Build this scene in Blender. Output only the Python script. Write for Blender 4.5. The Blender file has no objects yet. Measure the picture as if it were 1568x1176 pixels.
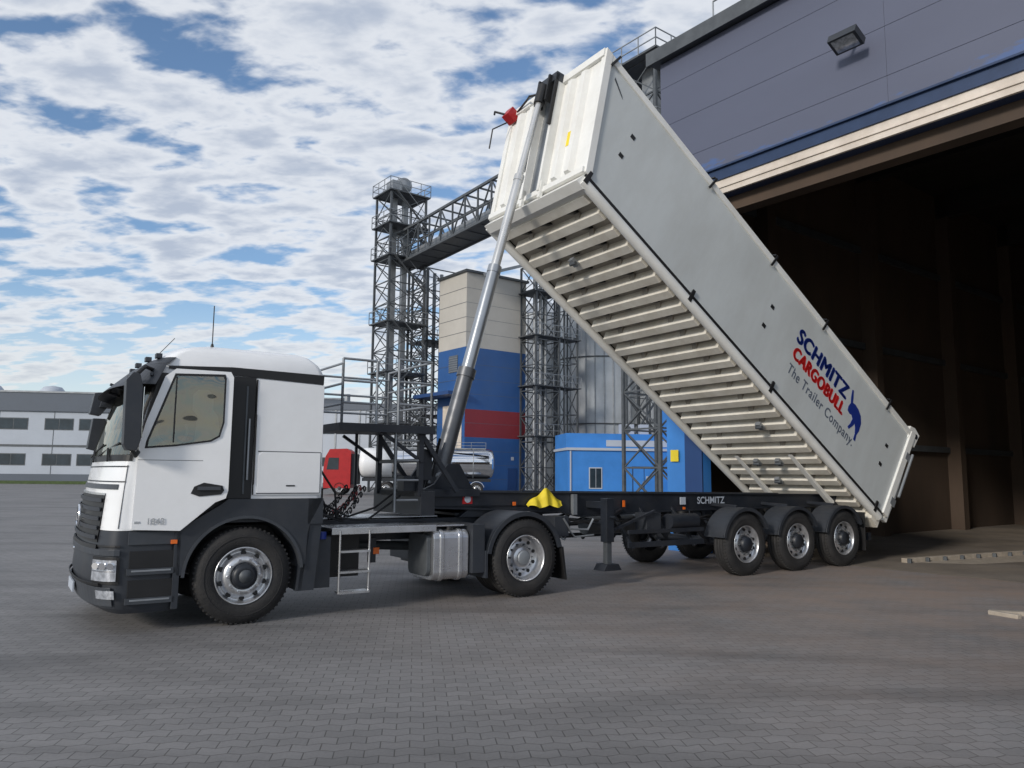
import bpy, math, random, bmesh
from mathutils import Vector, Matrix
random.seed(4)
R=math.radians
scene=bpy.context.scene
scene.view_settings.view_transform='Standard'
try: scene.view_settings.look='None'
except Exception: pass
scene.view_settings.exposure=0

# ------------------------------------------------------------ materials
def pmat(name,col,rough=.5,metal=0.,var=.15,vscale=3.,bump=0.,bscale=40.,dirt=None,dirtamt=.0,coat=0.,ior=None,stretch=(1,1,1)):
    m=bpy.data.materials.new(name); m.use_nodes=True
    nt=m.node_tree; N=nt.nodes; L=nt.links
    b=N['Principled BSDF']
    tc=N.new('ShaderNodeTexCoord'); mp=N.new('ShaderNodeMapping'); mp.inputs['Scale'].default_value=stretch
    L.new(tc.outputs['Object'],mp.inputs[0])
    no=N.new('ShaderNodeTexNoise'); no.inputs['Scale'].default_value=vscale; no.inputs['Detail'].default_value=7; no.inputs['Roughness'].default_value=.65
    L.new(mp.outputs[0],no.inputs['Vector'])
    r=N.new('ShaderNodeMapRange'); r.inputs[1].default_value=.3; r.inputs[2].default_value=.7
    L.new(no.outputs['Fac'],r.inputs[0])
    mx=N.new('ShaderNodeMix'); mx.data_type='RGBA'
    mx.inputs[6].default_value=(*[c*(1-var) for c in col],1)
    mx.inputs[7].default_value=(*[min(1,c*(1+var*.6)) for c in col],1)
    L.new(r.outputs[0],mx.inputs[0])
    out=mx.outputs[2]
    if dirt:
        n2=N.new('ShaderNodeTexNoise'); n2.inputs['Scale'].default_value=vscale*.6; n2.inputs['Detail'].default_value=10; n2.inputs['Roughness'].default_value=.75
        L.new(mp.outputs[0],n2.inputs['Vector'])
        r2=N.new('ShaderNodeMapRange'); r2.inputs[1].default_value=.42; r2.inputs[2].default_value=.75; r2.inputs[4].default_value=dirtamt
        L.new(n2.outputs['Fac'],r2.inputs[0])
        m2=N.new('ShaderNodeMix'); m2.data_type='RGBA'
        L.new(r2.outputs[0],m2.inputs[0]); L.new(out,m2.inputs[6]); m2.inputs[7].default_value=(*dirt,1)
        out=m2.outputs[2]
    L.new(out,b.inputs['Base Color'])
    rr=N.new('ShaderNodeMapRange'); rr.inputs[3].default_value=max(0,rough*.8); rr.inputs[4].default_value=min(1,rough*1.2)
    L.new(no.outputs['Fac'],rr.inputs[0]); L.new(rr.outputs[0],b.inputs['Roughness'])
    b.inputs['Metallic'].default_value=metal
    if coat: b.inputs['Coat Weight'].default_value=coat; b.inputs['Coat Roughness'].default_value=.08
    if ior: b.inputs['IOR'].default_value=ior
    if bump:
        n3=N.new('ShaderNodeTexNoise'); n3.inputs['Scale'].default_value=bscale; n3.inputs['Detail'].default_value=4
        L.new(mp.outputs[0],n3.inputs['Vector'])
        bp=N.new('ShaderNodeBump'); bp.inputs['Strength'].default_value=bump; bp.inputs['Distance'].default_value=.02
        L.new(n3.outputs['Fac'],bp.inputs['Height']); L.new(bp.outputs[0],b.inputs['Normal'])
    return m
def glass_mat(name,fac,tint,wob=.25):
    m=bpy.data.materials.new(name); m.use_nodes=True; nt=m.node_tree;N=nt.nodes;L=nt.links; N.clear()
    o=N.new('ShaderNodeOutputMaterial'); t=N.new('ShaderNodeBsdfTransparent'); t.inputs[0].default_value=(*tint,1)
    g=N.new('ShaderNodeBsdfGlossy'); g.inputs['Roughness'].default_value=.02; g.inputs[0].default_value=(1,.97,.86,1)
    mx=N.new('ShaderNodeMixShader'); fr=N.new('ShaderNodeFresnel'); fr.inputs[0].default_value=fac
    tc=N.new('ShaderNodeTexCoord'); n=N.new('ShaderNodeTexNoise'); n.inputs['Scale'].default_value=2.2; n.inputs['Detail'].default_value=1; L.new(tc.outputs['Object'],n.inputs['Vector'])
    b=N.new('ShaderNodeBump'); b.inputs['Strength'].default_value=wob; b.inputs['Distance'].default_value=.12; L.new(n.outputs['Fac'],b.inputs['Height']); L.new(b.outputs[0],g.inputs['Normal'])
    L.new(fr.outputs[0],mx.inputs[0]); L.new(t.outputs[0],mx.inputs[1]); L.new(g.outputs[0],mx.inputs[2]); L.new(mx.outputs[0],o.inputs[0]); return m
WHITE=pmat('cab_white_paint',(.84,.85,.86),.25,var=.03,coat=.5,dirt=(.45,.42,.38),dirtamt=.10)
BODYW=pmat('trailer_white_paint',(.57,.60,.60),.42,var=.07,vscale=1.2,dirt=(.34,.33,.30),dirtamt=.34,stretch=(1,1,.4))
FRONTW=pmat('trailer_front_paint',(.80,.80,.77),.45,var=.06,vscale=1.5,dirt=(.42,.38,.3),dirtamt=.3)
UNDERW=pmat('trailer_underside_paint',(.78,.75,.67),.5,var=.1,vscale=2,dirt=(.34,.28,.2),dirtamt=.5)
UNDERD=pmat('trailer_floor_plate',(.36,.33,.28),.6,var=.25,vscale=2,dirt=(.16,.13,.1),dirtamt=.5)
PLAST=pmat('dark_plastic',(.026,.031,.040),.48,var=.2,dirt=(.09,.085,.08),dirtamt=.25)
PLASTG=pmat('grey_plastic',(.045,.052,.063),.45,var=.2,dirt=(.11,.105,.10),dirtamt=.25)
BLACK=pmat('black_rubber',(.012,.012,.013),.5,var=.3)
SEAT=pmat('seat_fabric',(.16,.16,.165),.9)
TIRE=pmat('tyre_rubber',(.017,.017,.018),.75,var=.3,vscale=6,bump=.3,bscale=60,dirt=(.065,.058,.052),dirtamt=.45)
CHAS=pmat('chassis_paint',(.014,.018,.026),.45,var=.3,dirt=(.06,.055,.05),dirtamt=.3)
ALU=pmat('aluminium',(.66,.67,.69),.28,.9,var=.12,vscale=5,dirt=(.3,.28,.25),dirtamt=.3)
RIM=pmat('wheel_rim',(.68,.69,.71),.30,.8,var=.12,vscale=8,dirt=(.16,.14,.12),dirtamt=.5)
STEEL=pmat('galvanised_steel',(.30,.32,.34),.5,.5,var=.25,vscale=2)
STEELD=pmat('dark_steel',(.10,.11,.12),.55,.4,var=.3)
CYL1=pmat('cylinder_base',(.13,.135,.145),.4,.6,var=.15,dirt=(.1,.1,.1),dirtamt=.4)
CYL2=pmat('cylinder_mid',(.38,.40,.42),.3,.7,var=.1)
CYL3=pmat('cylinder_top',(.62,.62,.61),.28,.6,var=.1)
GLASS=glass_mat('window_glass',2.6,(.45,.5,.45))
WSHIELD=glass_mat('windscreen_glass',2.3,(.6,.68,.66),.0)
CHROME=pmat('polished_metal',(.82,.83,.85),.07,1.,var=.05)
LAMP=pmat('headlamp',(.66,.69,.74),.10,.6,var=.5,vscale=14)
ORANGE=pmat('orange_reflector',(.8,.16,.02),.3)
YEL=pmat('yellow_cloth',(.80,.62,.03),.6,var=.1)
REDM=pmat('red_paint',(.40,.012,.014),.4,var=.15)
BLUETX=pmat('blue_lettering',(.01,.03,.22),.5,var=.05)
REDTX=pmat('red_lettering',(.65,.02,.02),.5,var=.05)
GREYTX=pmat('grey_lettering',(.10,.12,.16),.5,var=.05)
NAVY=pmat('navy_trim',(.018,.04,.10),.45,var=.2)
CREAM=pmat('cream_lintel',(.68,.61,.53),.6,var=.15,vscale=1.5,dirt=(.3,.22,.15),dirtamt=.5)
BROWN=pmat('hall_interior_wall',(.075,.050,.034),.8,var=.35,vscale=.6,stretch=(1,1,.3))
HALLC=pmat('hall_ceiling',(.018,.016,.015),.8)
HALLF=pmat('hall_floor_concrete',(.17,.145,.12),.8,var=.3,vscale=.8,dirt=(.30,.24,.17),dirtamt=.5)
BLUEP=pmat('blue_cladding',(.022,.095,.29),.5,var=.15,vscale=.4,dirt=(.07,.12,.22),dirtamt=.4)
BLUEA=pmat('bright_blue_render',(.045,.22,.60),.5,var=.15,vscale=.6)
BLUED=pmat('dark_blue_cladding',(.015,.055,.18),.5,var=.15,vscale=.4)  # darker blue for the jamb strip, canopy, tower door and annex end
REDP=pmat('red_cladding',(.24,.022,.03),.5,var=.15,vscale=.4)
BEIGE=pmat('beige_cladding',(.50,.48,.44),.6,var=.08,vscale=.4,dirt=(.35,.33,.3),dirtamt=.3)
OFFW=pmat('office_light_cladding',(.42,.46,.52),.6,var=.08,vscale=.3)
OFFD=pmat('office_dark_cladding',(.10,.12,.15),.6,var=.1,vscale=.3)
OFFG=pmat('office_window_glass',(.03,.045,.06),.1,var=.5,vscale=.5)
KERB=pmat('kerb_concrete',(.36,.31,.25),.85,var=.25,vscale=6)
GRASS=pmat('grass_blades',(.06,.09,.03),.9,var=.4,vscale=2,bump=.6)

def fascia_mat():
    m=bpy.data.materials.new('fascia_cladding'); m.use_nodes=True; nt=m.node_tree;N=nt.nodes;L=nt.links
    b=N['Principled BSDF']; tc=N.new('ShaderNodeTexCoord')
    no=N.new('ShaderNodeTexNoise'); no.inputs['Scale'].default_value=2.0; no.inputs['Detail'].default_value=8; no.inputs['Roughness'].default_value=.62
    mp=N.new('ShaderNodeMapping'); mp.inputs['Scale'].default_value=(1,.5,1.6); L.new(tc.outputs['Object'],mp.inputs[0]); L.new(mp.outputs[0],no.inputs['Vector'])
    sx=N.new('ShaderNodeSeparateXYZ'); L.new(tc.outputs['Object'],sx.inputs[0])
    mr=N.new('ShaderNodeMapRange'); mr.inputs[1].default_value=8.06; mr.inputs[2].default_value=8.55; mr.inputs[3].default_value=.16; mr.inputs[4].default_value=-.12
    L.new(sx.outputs[2],mr.inputs[0])
    ad=N.new('ShaderNodeMath'); L.new(no.outputs['Fac'],ad.inputs[0]); L.new(mr.outputs[0],ad.inputs[1])
    cr=N.new('ShaderNodeValToRGB'); cr.color_ramp.elements[0].position=.60; cr.color_ramp.elements[1].position=.66
    cr.color_ramp.elements[1].color=(.75,.75,.75,1)
    L.new(ad.outputs[0],cr.inputs[0])
    mx=N.new('ShaderNodeMix'); mx.data_type='RGBA'; L.new(cr.outputs[0],mx.inputs[0])
    n2=N.new('ShaderNodeTexNoise'); n2.inputs['Scale'].default_value=.5; n2.inputs['Detail'].default_value=8; L.new(mp.outputs[0],n2.inputs['Vector'])
    m1=N.new('ShaderNodeMix'); m1.data_type='RGBA'; L.new(n2.outputs['Fac'],m1.inputs[0])
    m1.inputs[6].default_value=(.078,.088,.132,1); m1.inputs[7].default_value=(.105,.118,.175,1)
    L.new(m1.outputs[2],mx.inputs[6]); mx.inputs[7].default_value=(.06,.12,.29,1)
    L.new(mx.outputs[2],b.inputs['Base Color']); b.inputs['Roughness'].default_value=.55
    return m
FASC=fascia_mat()

def paving_mat():
    m=bpy.data.materials.new('block_paving'); m.use_nodes=True; nt=m.node_tree;N=nt.nodes;L=nt.links
    b=N['Principled BSDF']; tc=N.new('ShaderNodeTexCoord')
    mp=N.new('ShaderNodeMapping'); mp.inputs['Rotation'].default_value=(0,0,R(-7)); L.new(tc.outputs['Object'],mp.inputs[0])
    sx=N.new('ShaderNodeSeparateXYZ'); L.new(mp.outputs[0],sx.inputs[0])
    pp=N.new('ShaderNodeMath'); pp.operation='PINGPONG'; pp.inputs[1].default_value=.085; L.new(sx.outputs[0],pp.inputs[0])
    mu=N.new('ShaderNodeMath'); mu.operation='MULTIPLY_ADD'; mu.inputs[1].default_value=.32; L.new(pp.outputs[0],mu.inputs[0]); L.new(sx.outputs[1],mu.inputs[2])
    cb=N.new('ShaderNodeCombineXYZ'); L.new(sx.outputs[0],cb.inputs[0]); L.new(mu.outputs[0],cb.inputs[1])
    br=N.new('ShaderNodeTexBrick'); br.inputs['Scale'].default_value=1; br.inputs['Brick Width'].default_value=.17; br.inputs['Row Height'].default_value=.115
    br.inputs['Mortar Size'].default_value=.0045; br.inputs['Mortar Smooth'].default_value=.5
    br.inputs['Color1'].default_value=(.222,.215,.212,1); br.inputs['Color2'].default_value=(.185,.18,.178,1); br.inputs['Mortar'].default_value=(.09,.085,.08,1)
    L.new(cb.outputs[0],br.inputs['Vector'])
    n1=N.new('ShaderNodeTexNoise'); n1.inputs['Scale'].default_value=.22; n1.inputs['Detail'].default_value=8; n1.inputs['Roughness'].default_value=.6; L.new(tc.outputs['Object'],n1.inputs['Vector'])
    r1=N.new('ShaderNodeMapRange'); r1.inputs[1].default_value=.3; r1.inputs[2].default_value=.7; r1.inputs[3].default_value=.74; r1.inputs[4].default_value=1.18; L.new(n1.outputs['Fac'],r1.inputs[0])
    vm=N.new('ShaderNodeVectorMath'); vm.operation='SCALE'; L.new(br.outputs['Color'],vm.inputs[0]); L.new(r1.outputs[0],vm.inputs['Scale'])
    n3=N.new('ShaderNodeTexNoise'); n3.inputs['Scale'].default_value=45; n3.inputs['Detail'].default_value=4; L.new(tc.outputs['Object'],n3.inputs['Vector'])
    r3=N.new('ShaderNodeMapRange'); r3.inputs[3].default_value=.82; r3.inputs[4].default_value=1.18; L.new(n3.outputs['Fac'],r3.inputs[0])
    v2=N.new('ShaderNodeVectorMath'); v2.operation='SCALE'; L.new(vm.outputs[0],v2.inputs[0]); L.new(r3.outputs[0],v2.inputs['Scale'])
    ns=N.new('ShaderNodeTexNoise'); ns.inputs['Scale'].default_value=.9; ns.inputs['Detail'].default_value=7; ns.inputs['Distortion'].default_value=.6
    ms_=N.new('ShaderNodeMapping'); ms_.inputs['Rotation'].default_value=(0,0,R(-35)); ms_.inputs['Scale'].default_value=(.3,1.4,1); L.new(tc.outputs['Object'],ms_.inputs[0]); L.new(ms_.outputs[0],ns.inputs['Vector'])
    rs=N.new('ShaderNodeMapRange'); rs.inputs[1].default_value=.48; rs.inputs[2].default_value=.72; rs.inputs[3].default_value=1.0; rs.inputs[4].default_value=.62; L.new(ns.outputs['Fac'],rs.inputs[0])
    v3=N.new('ShaderNodeVectorMath'); v3.operation='SCALE'; L.new(v2.outputs[0],v3.inputs[0]); L.new(rs.outputs[0],v3.inputs['Scale'])
    vd=N.new('ShaderNodeVectorMath'); vd.operation='DISTANCE'; L.new(tc.outputs['Object'],vd.inputs[0]); vd.inputs[1].default_value=(7,12,0)
    rd=N.new('ShaderNodeMapRange'); rd.inputs[1].default_value=1; rd.inputs[2].default_value=11; rd.inputs[3].default_value=.48; rd.inputs[4].default_value=-.05; L.new(vd.outputs['Value'],rd.inputs[0])
    n4=N.new('ShaderNodeTexNoise'); n4.inputs['Scale'].default_value=.7; n4.inputs['Detail'].default_value=9; n4.inputs['Roughness'].default_value=.7; L.new(tc.outputs['Object'],n4.inputs['Vector'])
    ml=N.new('ShaderNodeMath'); ml.operation='MULTIPLY'; L.new(rd.outputs[0],ml.inputs[0])
    r4=N.new('ShaderNodeMapRange'); r4.inputs[1].default_value=.3; r4.inputs[2].default_value=.65; r4.inputs[4].default_value=2.2; L.new(n4.outputs['Fac'],r4.inputs[0]); L.new(r4.outputs[0],ml.inputs[1]); ml.use_clamp=True
    mx=N.new('ShaderNodeMix'); mx.data_type='RGBA'; L.new(ml.outputs[0],mx.inputs[0]); L.new(v3.outputs[0],mx.inputs[6]); mx.inputs[7].default_value=(.26,.195,.155,1)
    L.new(mx.outputs[2],b.inputs['Base Color'])
    rr=N.new('ShaderNodeMapRange'); rr.inputs[3].default_value=.55; rr.inputs[4].default_value=.85; L.new(n1.outputs['Fac'],rr.inputs[0]); L.new(rr.outputs[0],b.inputs['Roughness'])
    bp=N.new('ShaderNodeBump'); bp.inputs['Strength'].default_value=.4; bp.inputs['Distance'].default_value=.008; bp.invert=True
    L.new(br.outputs['Fac'],bp.inputs['Height'])
    b2=N.new('ShaderNodeBump'); b2.inputs['Strength'].default_value=.2; b2.inputs['Distance'].default_value=.004; L.new(n3.outputs['Fac'],b2.inputs['Height']); L.new(bp.outputs[0],b2.inputs['Normal'])
    L.new(b2.outputs[0],b.inputs['Normal'])
    return m
PAVE=paving_mat()

# ------------------------------------------------------------ mesh builder
class MB:
    def __init__(s): s.v=[];s.f=[];s.m=[];s.sm=[];s.mats=[]
    def mi(s,m):
        if m not in s.mats: s.mats.append(m)
        return s.mats.index(m)
    def add(s,vs,fs,m,smooth=False):
        o=len(s.v); s.v+= [tuple(v) for v in vs]
        k=s.mi(m)
        for f in fs: s.f.append([i+o for i in f]); s.m.append(k); s.sm.append(smooth)
    def box(s,x0,x1,y0,y1,z0,z1,m):
        v=[(x,y,z) for x in(x0,x1) for y in(y0,y1) for z in(z0,z1)]
        s.add(v,[(0,1,3,2),(4,6,7,5),(0,4,5,1),(2,3,7,6),(0,2,6,4),(1,5,7,3)],m)
    def beam(s,p,q,w,m,h=None):
        p=Vector(p);q=Vector(q);d=(q-p)
        if d.length<1e-6:return
        d.normalize(); up=Vector((0,0,1)) if abs(d.z)<.95 else Vector((1,0,0))
        a=d.cross(up).normalized(); b=a.cross(d).normalized(); h=h or w
        v=[]
        for c in(p,q):
            for i,j in((-1,-1),(1,-1),(1,1),(-1,1)): v.append(c+a*i*w/2+b*j*h/2)
        s.add(v,[(3,2,1,0),(4,5,6,7),(0,1,5,4),(1,2,6,5),(2,3,7,6),(3,0,4,7)],m)
    def cyl(s,p,q,r,m,seg=16,r2=None,cap=True):
        p=Vector(p);q=Vector(q);d=(q-p).normalized(); up=Vector((0,0,1)) if abs(d.z)<.95 else Vector((1,0,0))
        a=d.cross(up).normalized(); b=a.cross(d).normalized(); r2=r if r2 is None else r2
        v=[]
        for c,rr in((p,r),(q,r2)):
            for i in range(seg):
                t=2*math.pi*i/seg; v.append(c+(a*math.cos(t)+b*math.sin(t))*rr)
        s.add(v,[(i,(i+1)%seg,seg+(i+1)%seg,seg+i) for i in range(seg)],m,True)
        if cap:
            s.add(v[:seg],[tuple(range(seg-1,-1,-1))],m); s.add(v[seg:],[tuple(range(seg))],m)
    def tube(s,pts,r,m,seg=8):
        pts=[Vector(p) for p in pts]; v=[];n=len(pts)
        for k,p in enumerate(pts):
            d=(pts[min(k+1,n-1)]-pts[max(k-1,0)]).normalized(); up=Vector((0,0,1)) if abs(d.z)<.9 else Vector((1,0,0))
            a=d.cross(up).normalized(); b=a.cross(d)
            for i in range(seg):
                t=2*math.pi*i/seg; v.append(p+(a*math.cos(t)+b*math.sin(t))*r)
        f=[(k*seg+i,k*seg+(i+1)%seg,(k+1)*seg+(i+1)%seg,(k+1)*seg+i) for k in range(n-1) for i in range(seg)]
        s.add(v,f,m,True)
    def lathe(s,c,axis,prof,m,seg=40,smooth=True,a0=0,a1=360):
        c=Vector(c);d=Vector(axis).normalized(); up=Vector((0,0,1)) if abs(d.z)<.95 else Vector((1,0,0))
        a=d.cross(up).normalized(); b=a.cross(d).normalized(); v=[]
        full=(a1-a0)>=360; ns=seg if full else seg+1
        for r,h in prof:
            for i in range(ns):
                t=R(a0+(a1-a0)*i/seg); v.append(c+d*h+(a*math.cos(t)+b*math.sin(t))*r)
        f=[]
        for k in range(len(prof)-1):
            for i in range(seg):
                j=(i+1)%ns if full else i+1
                f.append((k*ns+i,k*ns+j,(k+1)*ns+j,(k+1)*ns+i))
        s.add(v,f,m,smooth)
    def prism(s,poly,y0,y1,m,axis='y'):
        n=len(poly)
        def P(a,b,c): return (a,c,b) if axis=='y' else ((c,a,b) if axis=='x' else (a,b,c))
        v=[P(a,b,y0) for a,b in poly]+[P(a,b,y1) for a,b in poly]
        s.add(v,[tuple(range(n)),tuple(range(2*n-1,n-1,-1))]+[(i,n+i,n+(i+1)%n,(i+1)%n) for i in range(n)],m)
    def arc(s,cx,cz,r0,r1,a0,a1,y0,y1,m,seg=20):
        poly=[(cx+r1*math.cos(R(a0+(a1-a0)*i/seg)),cz+r1*math.sin(R(a0+(a1-a0)*i/seg))) for i in range(seg+1)]
        poly+=[(cx+r0*math.cos(R(a1-(a1-a0)*i/seg)),cz+r0*math.sin(R(a1-(a1-a0)*i/seg))) for i in range(seg+1)]
        n=seg+1
        for k in range(seg):
            o0,o1=poly[k],poly[k+1]; i0,i1=poly[2*n-1-k],poly[2*n-2-k]
            v=[(p[0],y,p[1]) for y in(y0,y1) for p in(o0,o1,i1,i0)]
            fs=[(0,1,2,3),(7,6,5,4),(0,4,5,1),(2,6,7,3)]
            if k==0: fs.append((0,3,7,4))
            if k==seg-1: fs.append((1,5,6,2))
            s.add(v,fs,m)
    def obj(s,name,parent=None,bevel=0,loc=(0,0,0),rot=(0,0,0)):
        me=bpy.data.meshes.new(name); me.from_pydata(s.v,[],s.f)
        for m in s.mats: me.materials.append(m)
        for i,p in enumerate(me.polygons): p.material_index=s.m[i]; p.use_smooth=s.sm[i]
        me.update()
        bm=bmesh.new(); bm.from_mesh(me); bmesh.ops.recalc_face_normals(bm,faces=bm.faces); bm.to_mesh(me); bm.free()
        o=bpy.data.objects.new(name,me); scene.collection.objects.link(o)
        o.location=loc; o.rotation_euler=rot
        if parent: o.parent=parent
        if bevel:
            b=o.modifiers.new('bevel','BEVEL'); b.width=bevel; b.segments=2; b.limit_method='ANGLE'; b.angle_limit=R(40)
        return o
def empty(name,loc,rz=0,sc=1):
    e=bpy.data.objects.new(name,None); scene.collection.objects.link(e); e.location=loc; e.rotation_euler=(0,0,R(rz)); e.scale=(sc,sc,sc); return e

# ------------------------------------------------------------ ground
g=MB(); g.add([(-900,-200,0),(900,-200,0),(900,1500,0),(-900,1500,0)],[(0,1,2,3)],PAVE); g.obj('paved_ground')
g=MB(); g.box(-150,-30,97,102,.004,.35,GRASS)
g.obj('grass_verge')

# ------------------------------------------------------------ wheels
def wheel(mb,s,no,sg,kind,dual=False,c=.5):
    A=(0,sg,0); C=(s,no,c)
    w=.30
    prof=[(.285,.035),(.31,.012),(.35,0),(.42,.0),(.455,.015),(.485,.035),(.500,.055),(.500,.09),(.490,.093),(.490,.103),(.502,.106),(.502,.145),(.492,.148),(.492,.158),(.502,.161),(.502,.2),(.490,.203),(.490,.213),(.5,.216),(.5,.25),(.48,.28),(.42,w),(.30,w-.02),(.285,w-.03)]
    mb.lathe(C,A,prof,TIRE,48)
    for k in range(60):
        t=2*math.pi*k/60; r=.494
        p=Vector((s+r*math.cos(t),no+sg*.035,c+r*math.sin(t)));q=Vector((s+(r+.004)*math.cos(t),no+sg*.085,c+(r+.004)*math.sin(t)))
        mb.beam(p,q,.024,TIRE,.018)
    mb.lathe(C,A,[(.40,-.002),(.405,-.006),(.41,-.002)],TIRE,48)
    if dual:
        C2=(s,no+sg*.34,c); mb.lathe(C2,A,prof,TIRE,40)
        mb.lathe(C,A,[(.285,.25),(.285,.40)],BLACK,32)
    if kind=='front':
        mb.lathe(C,A,[(.300,.018),(.295,.008),(.285,.012),(.280,.03),(.272,.07),(.25,.085),(.235,.075),(.205,.03),(.19,.012),(.145,.005),(.135,.012),(.13,.02)],RIM,48)
        for k in range(10):
            t=2*math.pi*(k+.5)/10; r=.232
            p=Vector((s+r*math.cos(t),no+sg*.055,c+r*math.sin(t))); mb.cyl(p,p+Vector((0,sg*.04,0)),.027,BLACK,14)
        for k in range(10):
            t=2*math.pi*k/10; r=.168
            p=Vector((s+r*math.cos(t),no+sg*.012,c+r*math.sin(t))); mb.cyl(p,p-Vector((0,sg*.035,0)),.017,CHROME,6)
        mb.lathe(C,A,[(.132,.03),(.13,-.02),(.12,-.05),(.085,-.065),(.07,-.06),(.0,-.06)],CHAS,32)
        mb.lathe(C,A,[(.07,-.061),(.068,-.075),(.0,-.078)],STEELD,24)
    elif kind=='drive':
        mb.lathe(C,A,[(.300,.018),(.295,.006),(.285,.012),(.278,.04),(.268,.13),(.245,.155),(.215,.16),(.15,.16),(.145,.10),(.12,.085),(.0,.08)],RIM,48)
        for k in range(10):
            t=2*math.pi*(k+.5)/10; r=.222
            p=Vector((s+r*math.cos(t),no+sg*.152,c+r*math.sin(t))); mb.cyl(p,p+Vector((0,sg*.02,0)),.024,BLACK,14)
        for k in range(10):
            t=2*math.pi*k/10; r=.172
            p=Vector((s+r*math.cos(t),no+sg*.165,c+r*math.sin(t))); mb.cyl(p,p-Vector((0,sg*.035,0)),.014,STEELD,6)
        mb.lathe(C,A,[(.10,.082),(.095,.05),(.08,.045),(0,.045)],STEEL,24)
    else:
        mb.lathe(C,A,[(.300,.018),(.295,.006),(.285,.012),(.278,.03),(.268,.07),(.25,.09),(.215,.07),(.19,.05),(.13,.045),(.128,.06)],RIM,48)
        for k in range(10):
            t=2*math.pi*(k+.5)/10; r=.228
            p=Vector((s+r*math.cos(t),no+sg*.06,c+r*math.sin(t))); mb.cyl(p,p+Vector((0,sg*.03,0)),.026,BLACK,12)
        for k in range(10):
            t=2*math.pi*k/10; r=.165
            p=Vector((s+r*math.cos(t),no+sg*.048,c+r*math.sin(t))); mb.cyl(p,p-Vector((0,sg*.03,0)),.014,STEELD,6)
        mb.lathe(C,A,[(.128,.06),(.12,.0),(.10,-.02),(.0,-.025)],CHAS,28)

VROT=33.5; O=(-2.79,8.25,0)
# ============================================================ TRACTOR
truck=empty('semi_truck',O,VROT)
W=2.5
LV=[(.20,-1.30,-1.08,.07),(.26,-1.41,-1.12,.04),(.55,-1.47,-1.15,.03),(.80,-1.45,-1.15,.03),(1.0,-1.42,-1.15,.035),(1.4,-1.38,-1.13,.035),(1.75,-1.32,-1.10,.04),(2.2,-1.20,-1.01,.06),(2.58,-1.07,-.90,.085),(2.70,-1.0,-.82,.10),(2.81,-.9,-.70,.13),(2.89,-.78,-.55,.19),(2.94,-.6,-.35,.34),(2.965,-.35,-.1,.65)]
def lvl(z):
    for a,b in zip(LV,LV[1:]):
        if z<=b[0]+1e-9:
            t=(z-a[0])/(b[0]-a[0]); t=max(0,min(1,t)); return [a[i]+(b[i]-a[i])*t for i in range(4)]
    return list(LV[-1])
PW=2.5
def fp(z,th,off=0):
    _,sf,sc,ins=lvl(z); hw=W/2-ins; t=R(th)
    c,si=math.cos(t),abs(math.sin(t))
    n=W/2-(hw+off)*math.copysign(abs(c)**(2/PW),c); s=sc-(sc-sf+off)*si**(2/PW)
    return Vector((s,n,z))
def loft(mb,zs,sback,mat,n_arc=30,bottom=False,top=True):
    rings=[]
    for z in zs:
        _,sf,sc,ins=lvl(z); sb=sback(z)
        r=[Vector((sb,ins+.05,z)),Vector((sb-.03,ins+.012,z)),Vector((sb-.07,ins,z)),Vector(((sb+sc)/2,ins,z))]
        r+=[fp(z,180*i/n_arc) for i in range(n_arc+1)]
        r+=[Vector(((sb+sc)/2,W-ins,z)),Vector((sb-.07,W-ins,z)),Vector((sb-.03,W-ins-.012,z)),Vector((sb,W-ins-.05,z))]
        rings.append(r)
    n=len(rings[0]); v=[p for r in rings for p in r]; f=[]
    for k in range(len(rings)-1):
        for i in range(n-1): f.append((k*n+i,k*n+i+1,(k+1)*n+i+1,(k+1)*n+i))
    mb.add(v,f,mat,True)
    back=[(k*n+n-1,k*n,(k+1)*n,(k+1)*n+n-1) for k in range(len(rings)-1)]
    mb.add(v,back,mat)
    if top: mb.add(rings[-1],[tuple(range(n))],mat)
    if bottom: mb.add(rings[0],[tuple(range(n-1,-1,-1))],mat)
def strip(mb,z0,o0,z1,o1,t0,t1,mat,seg=20,th=.012,smooth=False):
    v=[];n=seg+1
    for z,o in((z0,o0),(z1,o1),(z1,o1+th),(z0,o0+th)):
        v+=[fp(z,t0+(t1-t0)*i/seg,o) for i in range(n)]
    f=[]
    for k in range(4):
        k2=(k+1)%4
        f+=[(k*n+i,k*n+i+1,k2*n+i+1,k2*n+i) for i in range(seg)]
    f+=[(0,n,2*n,3*n),(n-1,2*n-1,3*n-1,4*n-1)]
    mb.add(v,f,mat,smooth)
c=MB()
def sbk(z): return .83 if z<2.66 else .83-((z-2.66)/.305)**2*.28
loft(c,[1.3,1.4,1.75,1.97,2.2,2.41,2.58,2.64,2.70,2.76,2.81,2.85,2.89,2.92,2.94,2.955,2.965],sbk,WHITE,bottom=True)
c.obj('cab_shell',truck)
c=MB()
loft(c,[1.0,1.1,1.2,1.3],lambda z:-.72,WHITE,bottom=True,top=False)
c.obj('front_panel',truck)
c=MB()
loft(c,[.20,.23,.26,.4,.55,.7,.8,.9,.995],lambda z:-.66,PLAST,bottom=True)
strip(c,.28,.012,.46,.016,14,166,PLASTG,24,.012)
strip(c,.76,.012,.82,.02,4,176,PLASTG,24,.012)
strip(c,.84,.012,.86,.012,4,176,BLACK,24,.006)
strip(c,.47,.03,.50,.03,30,150,BLACK,24,.01)
c.obj('bumper',truck,.006)
c=MB()
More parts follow.
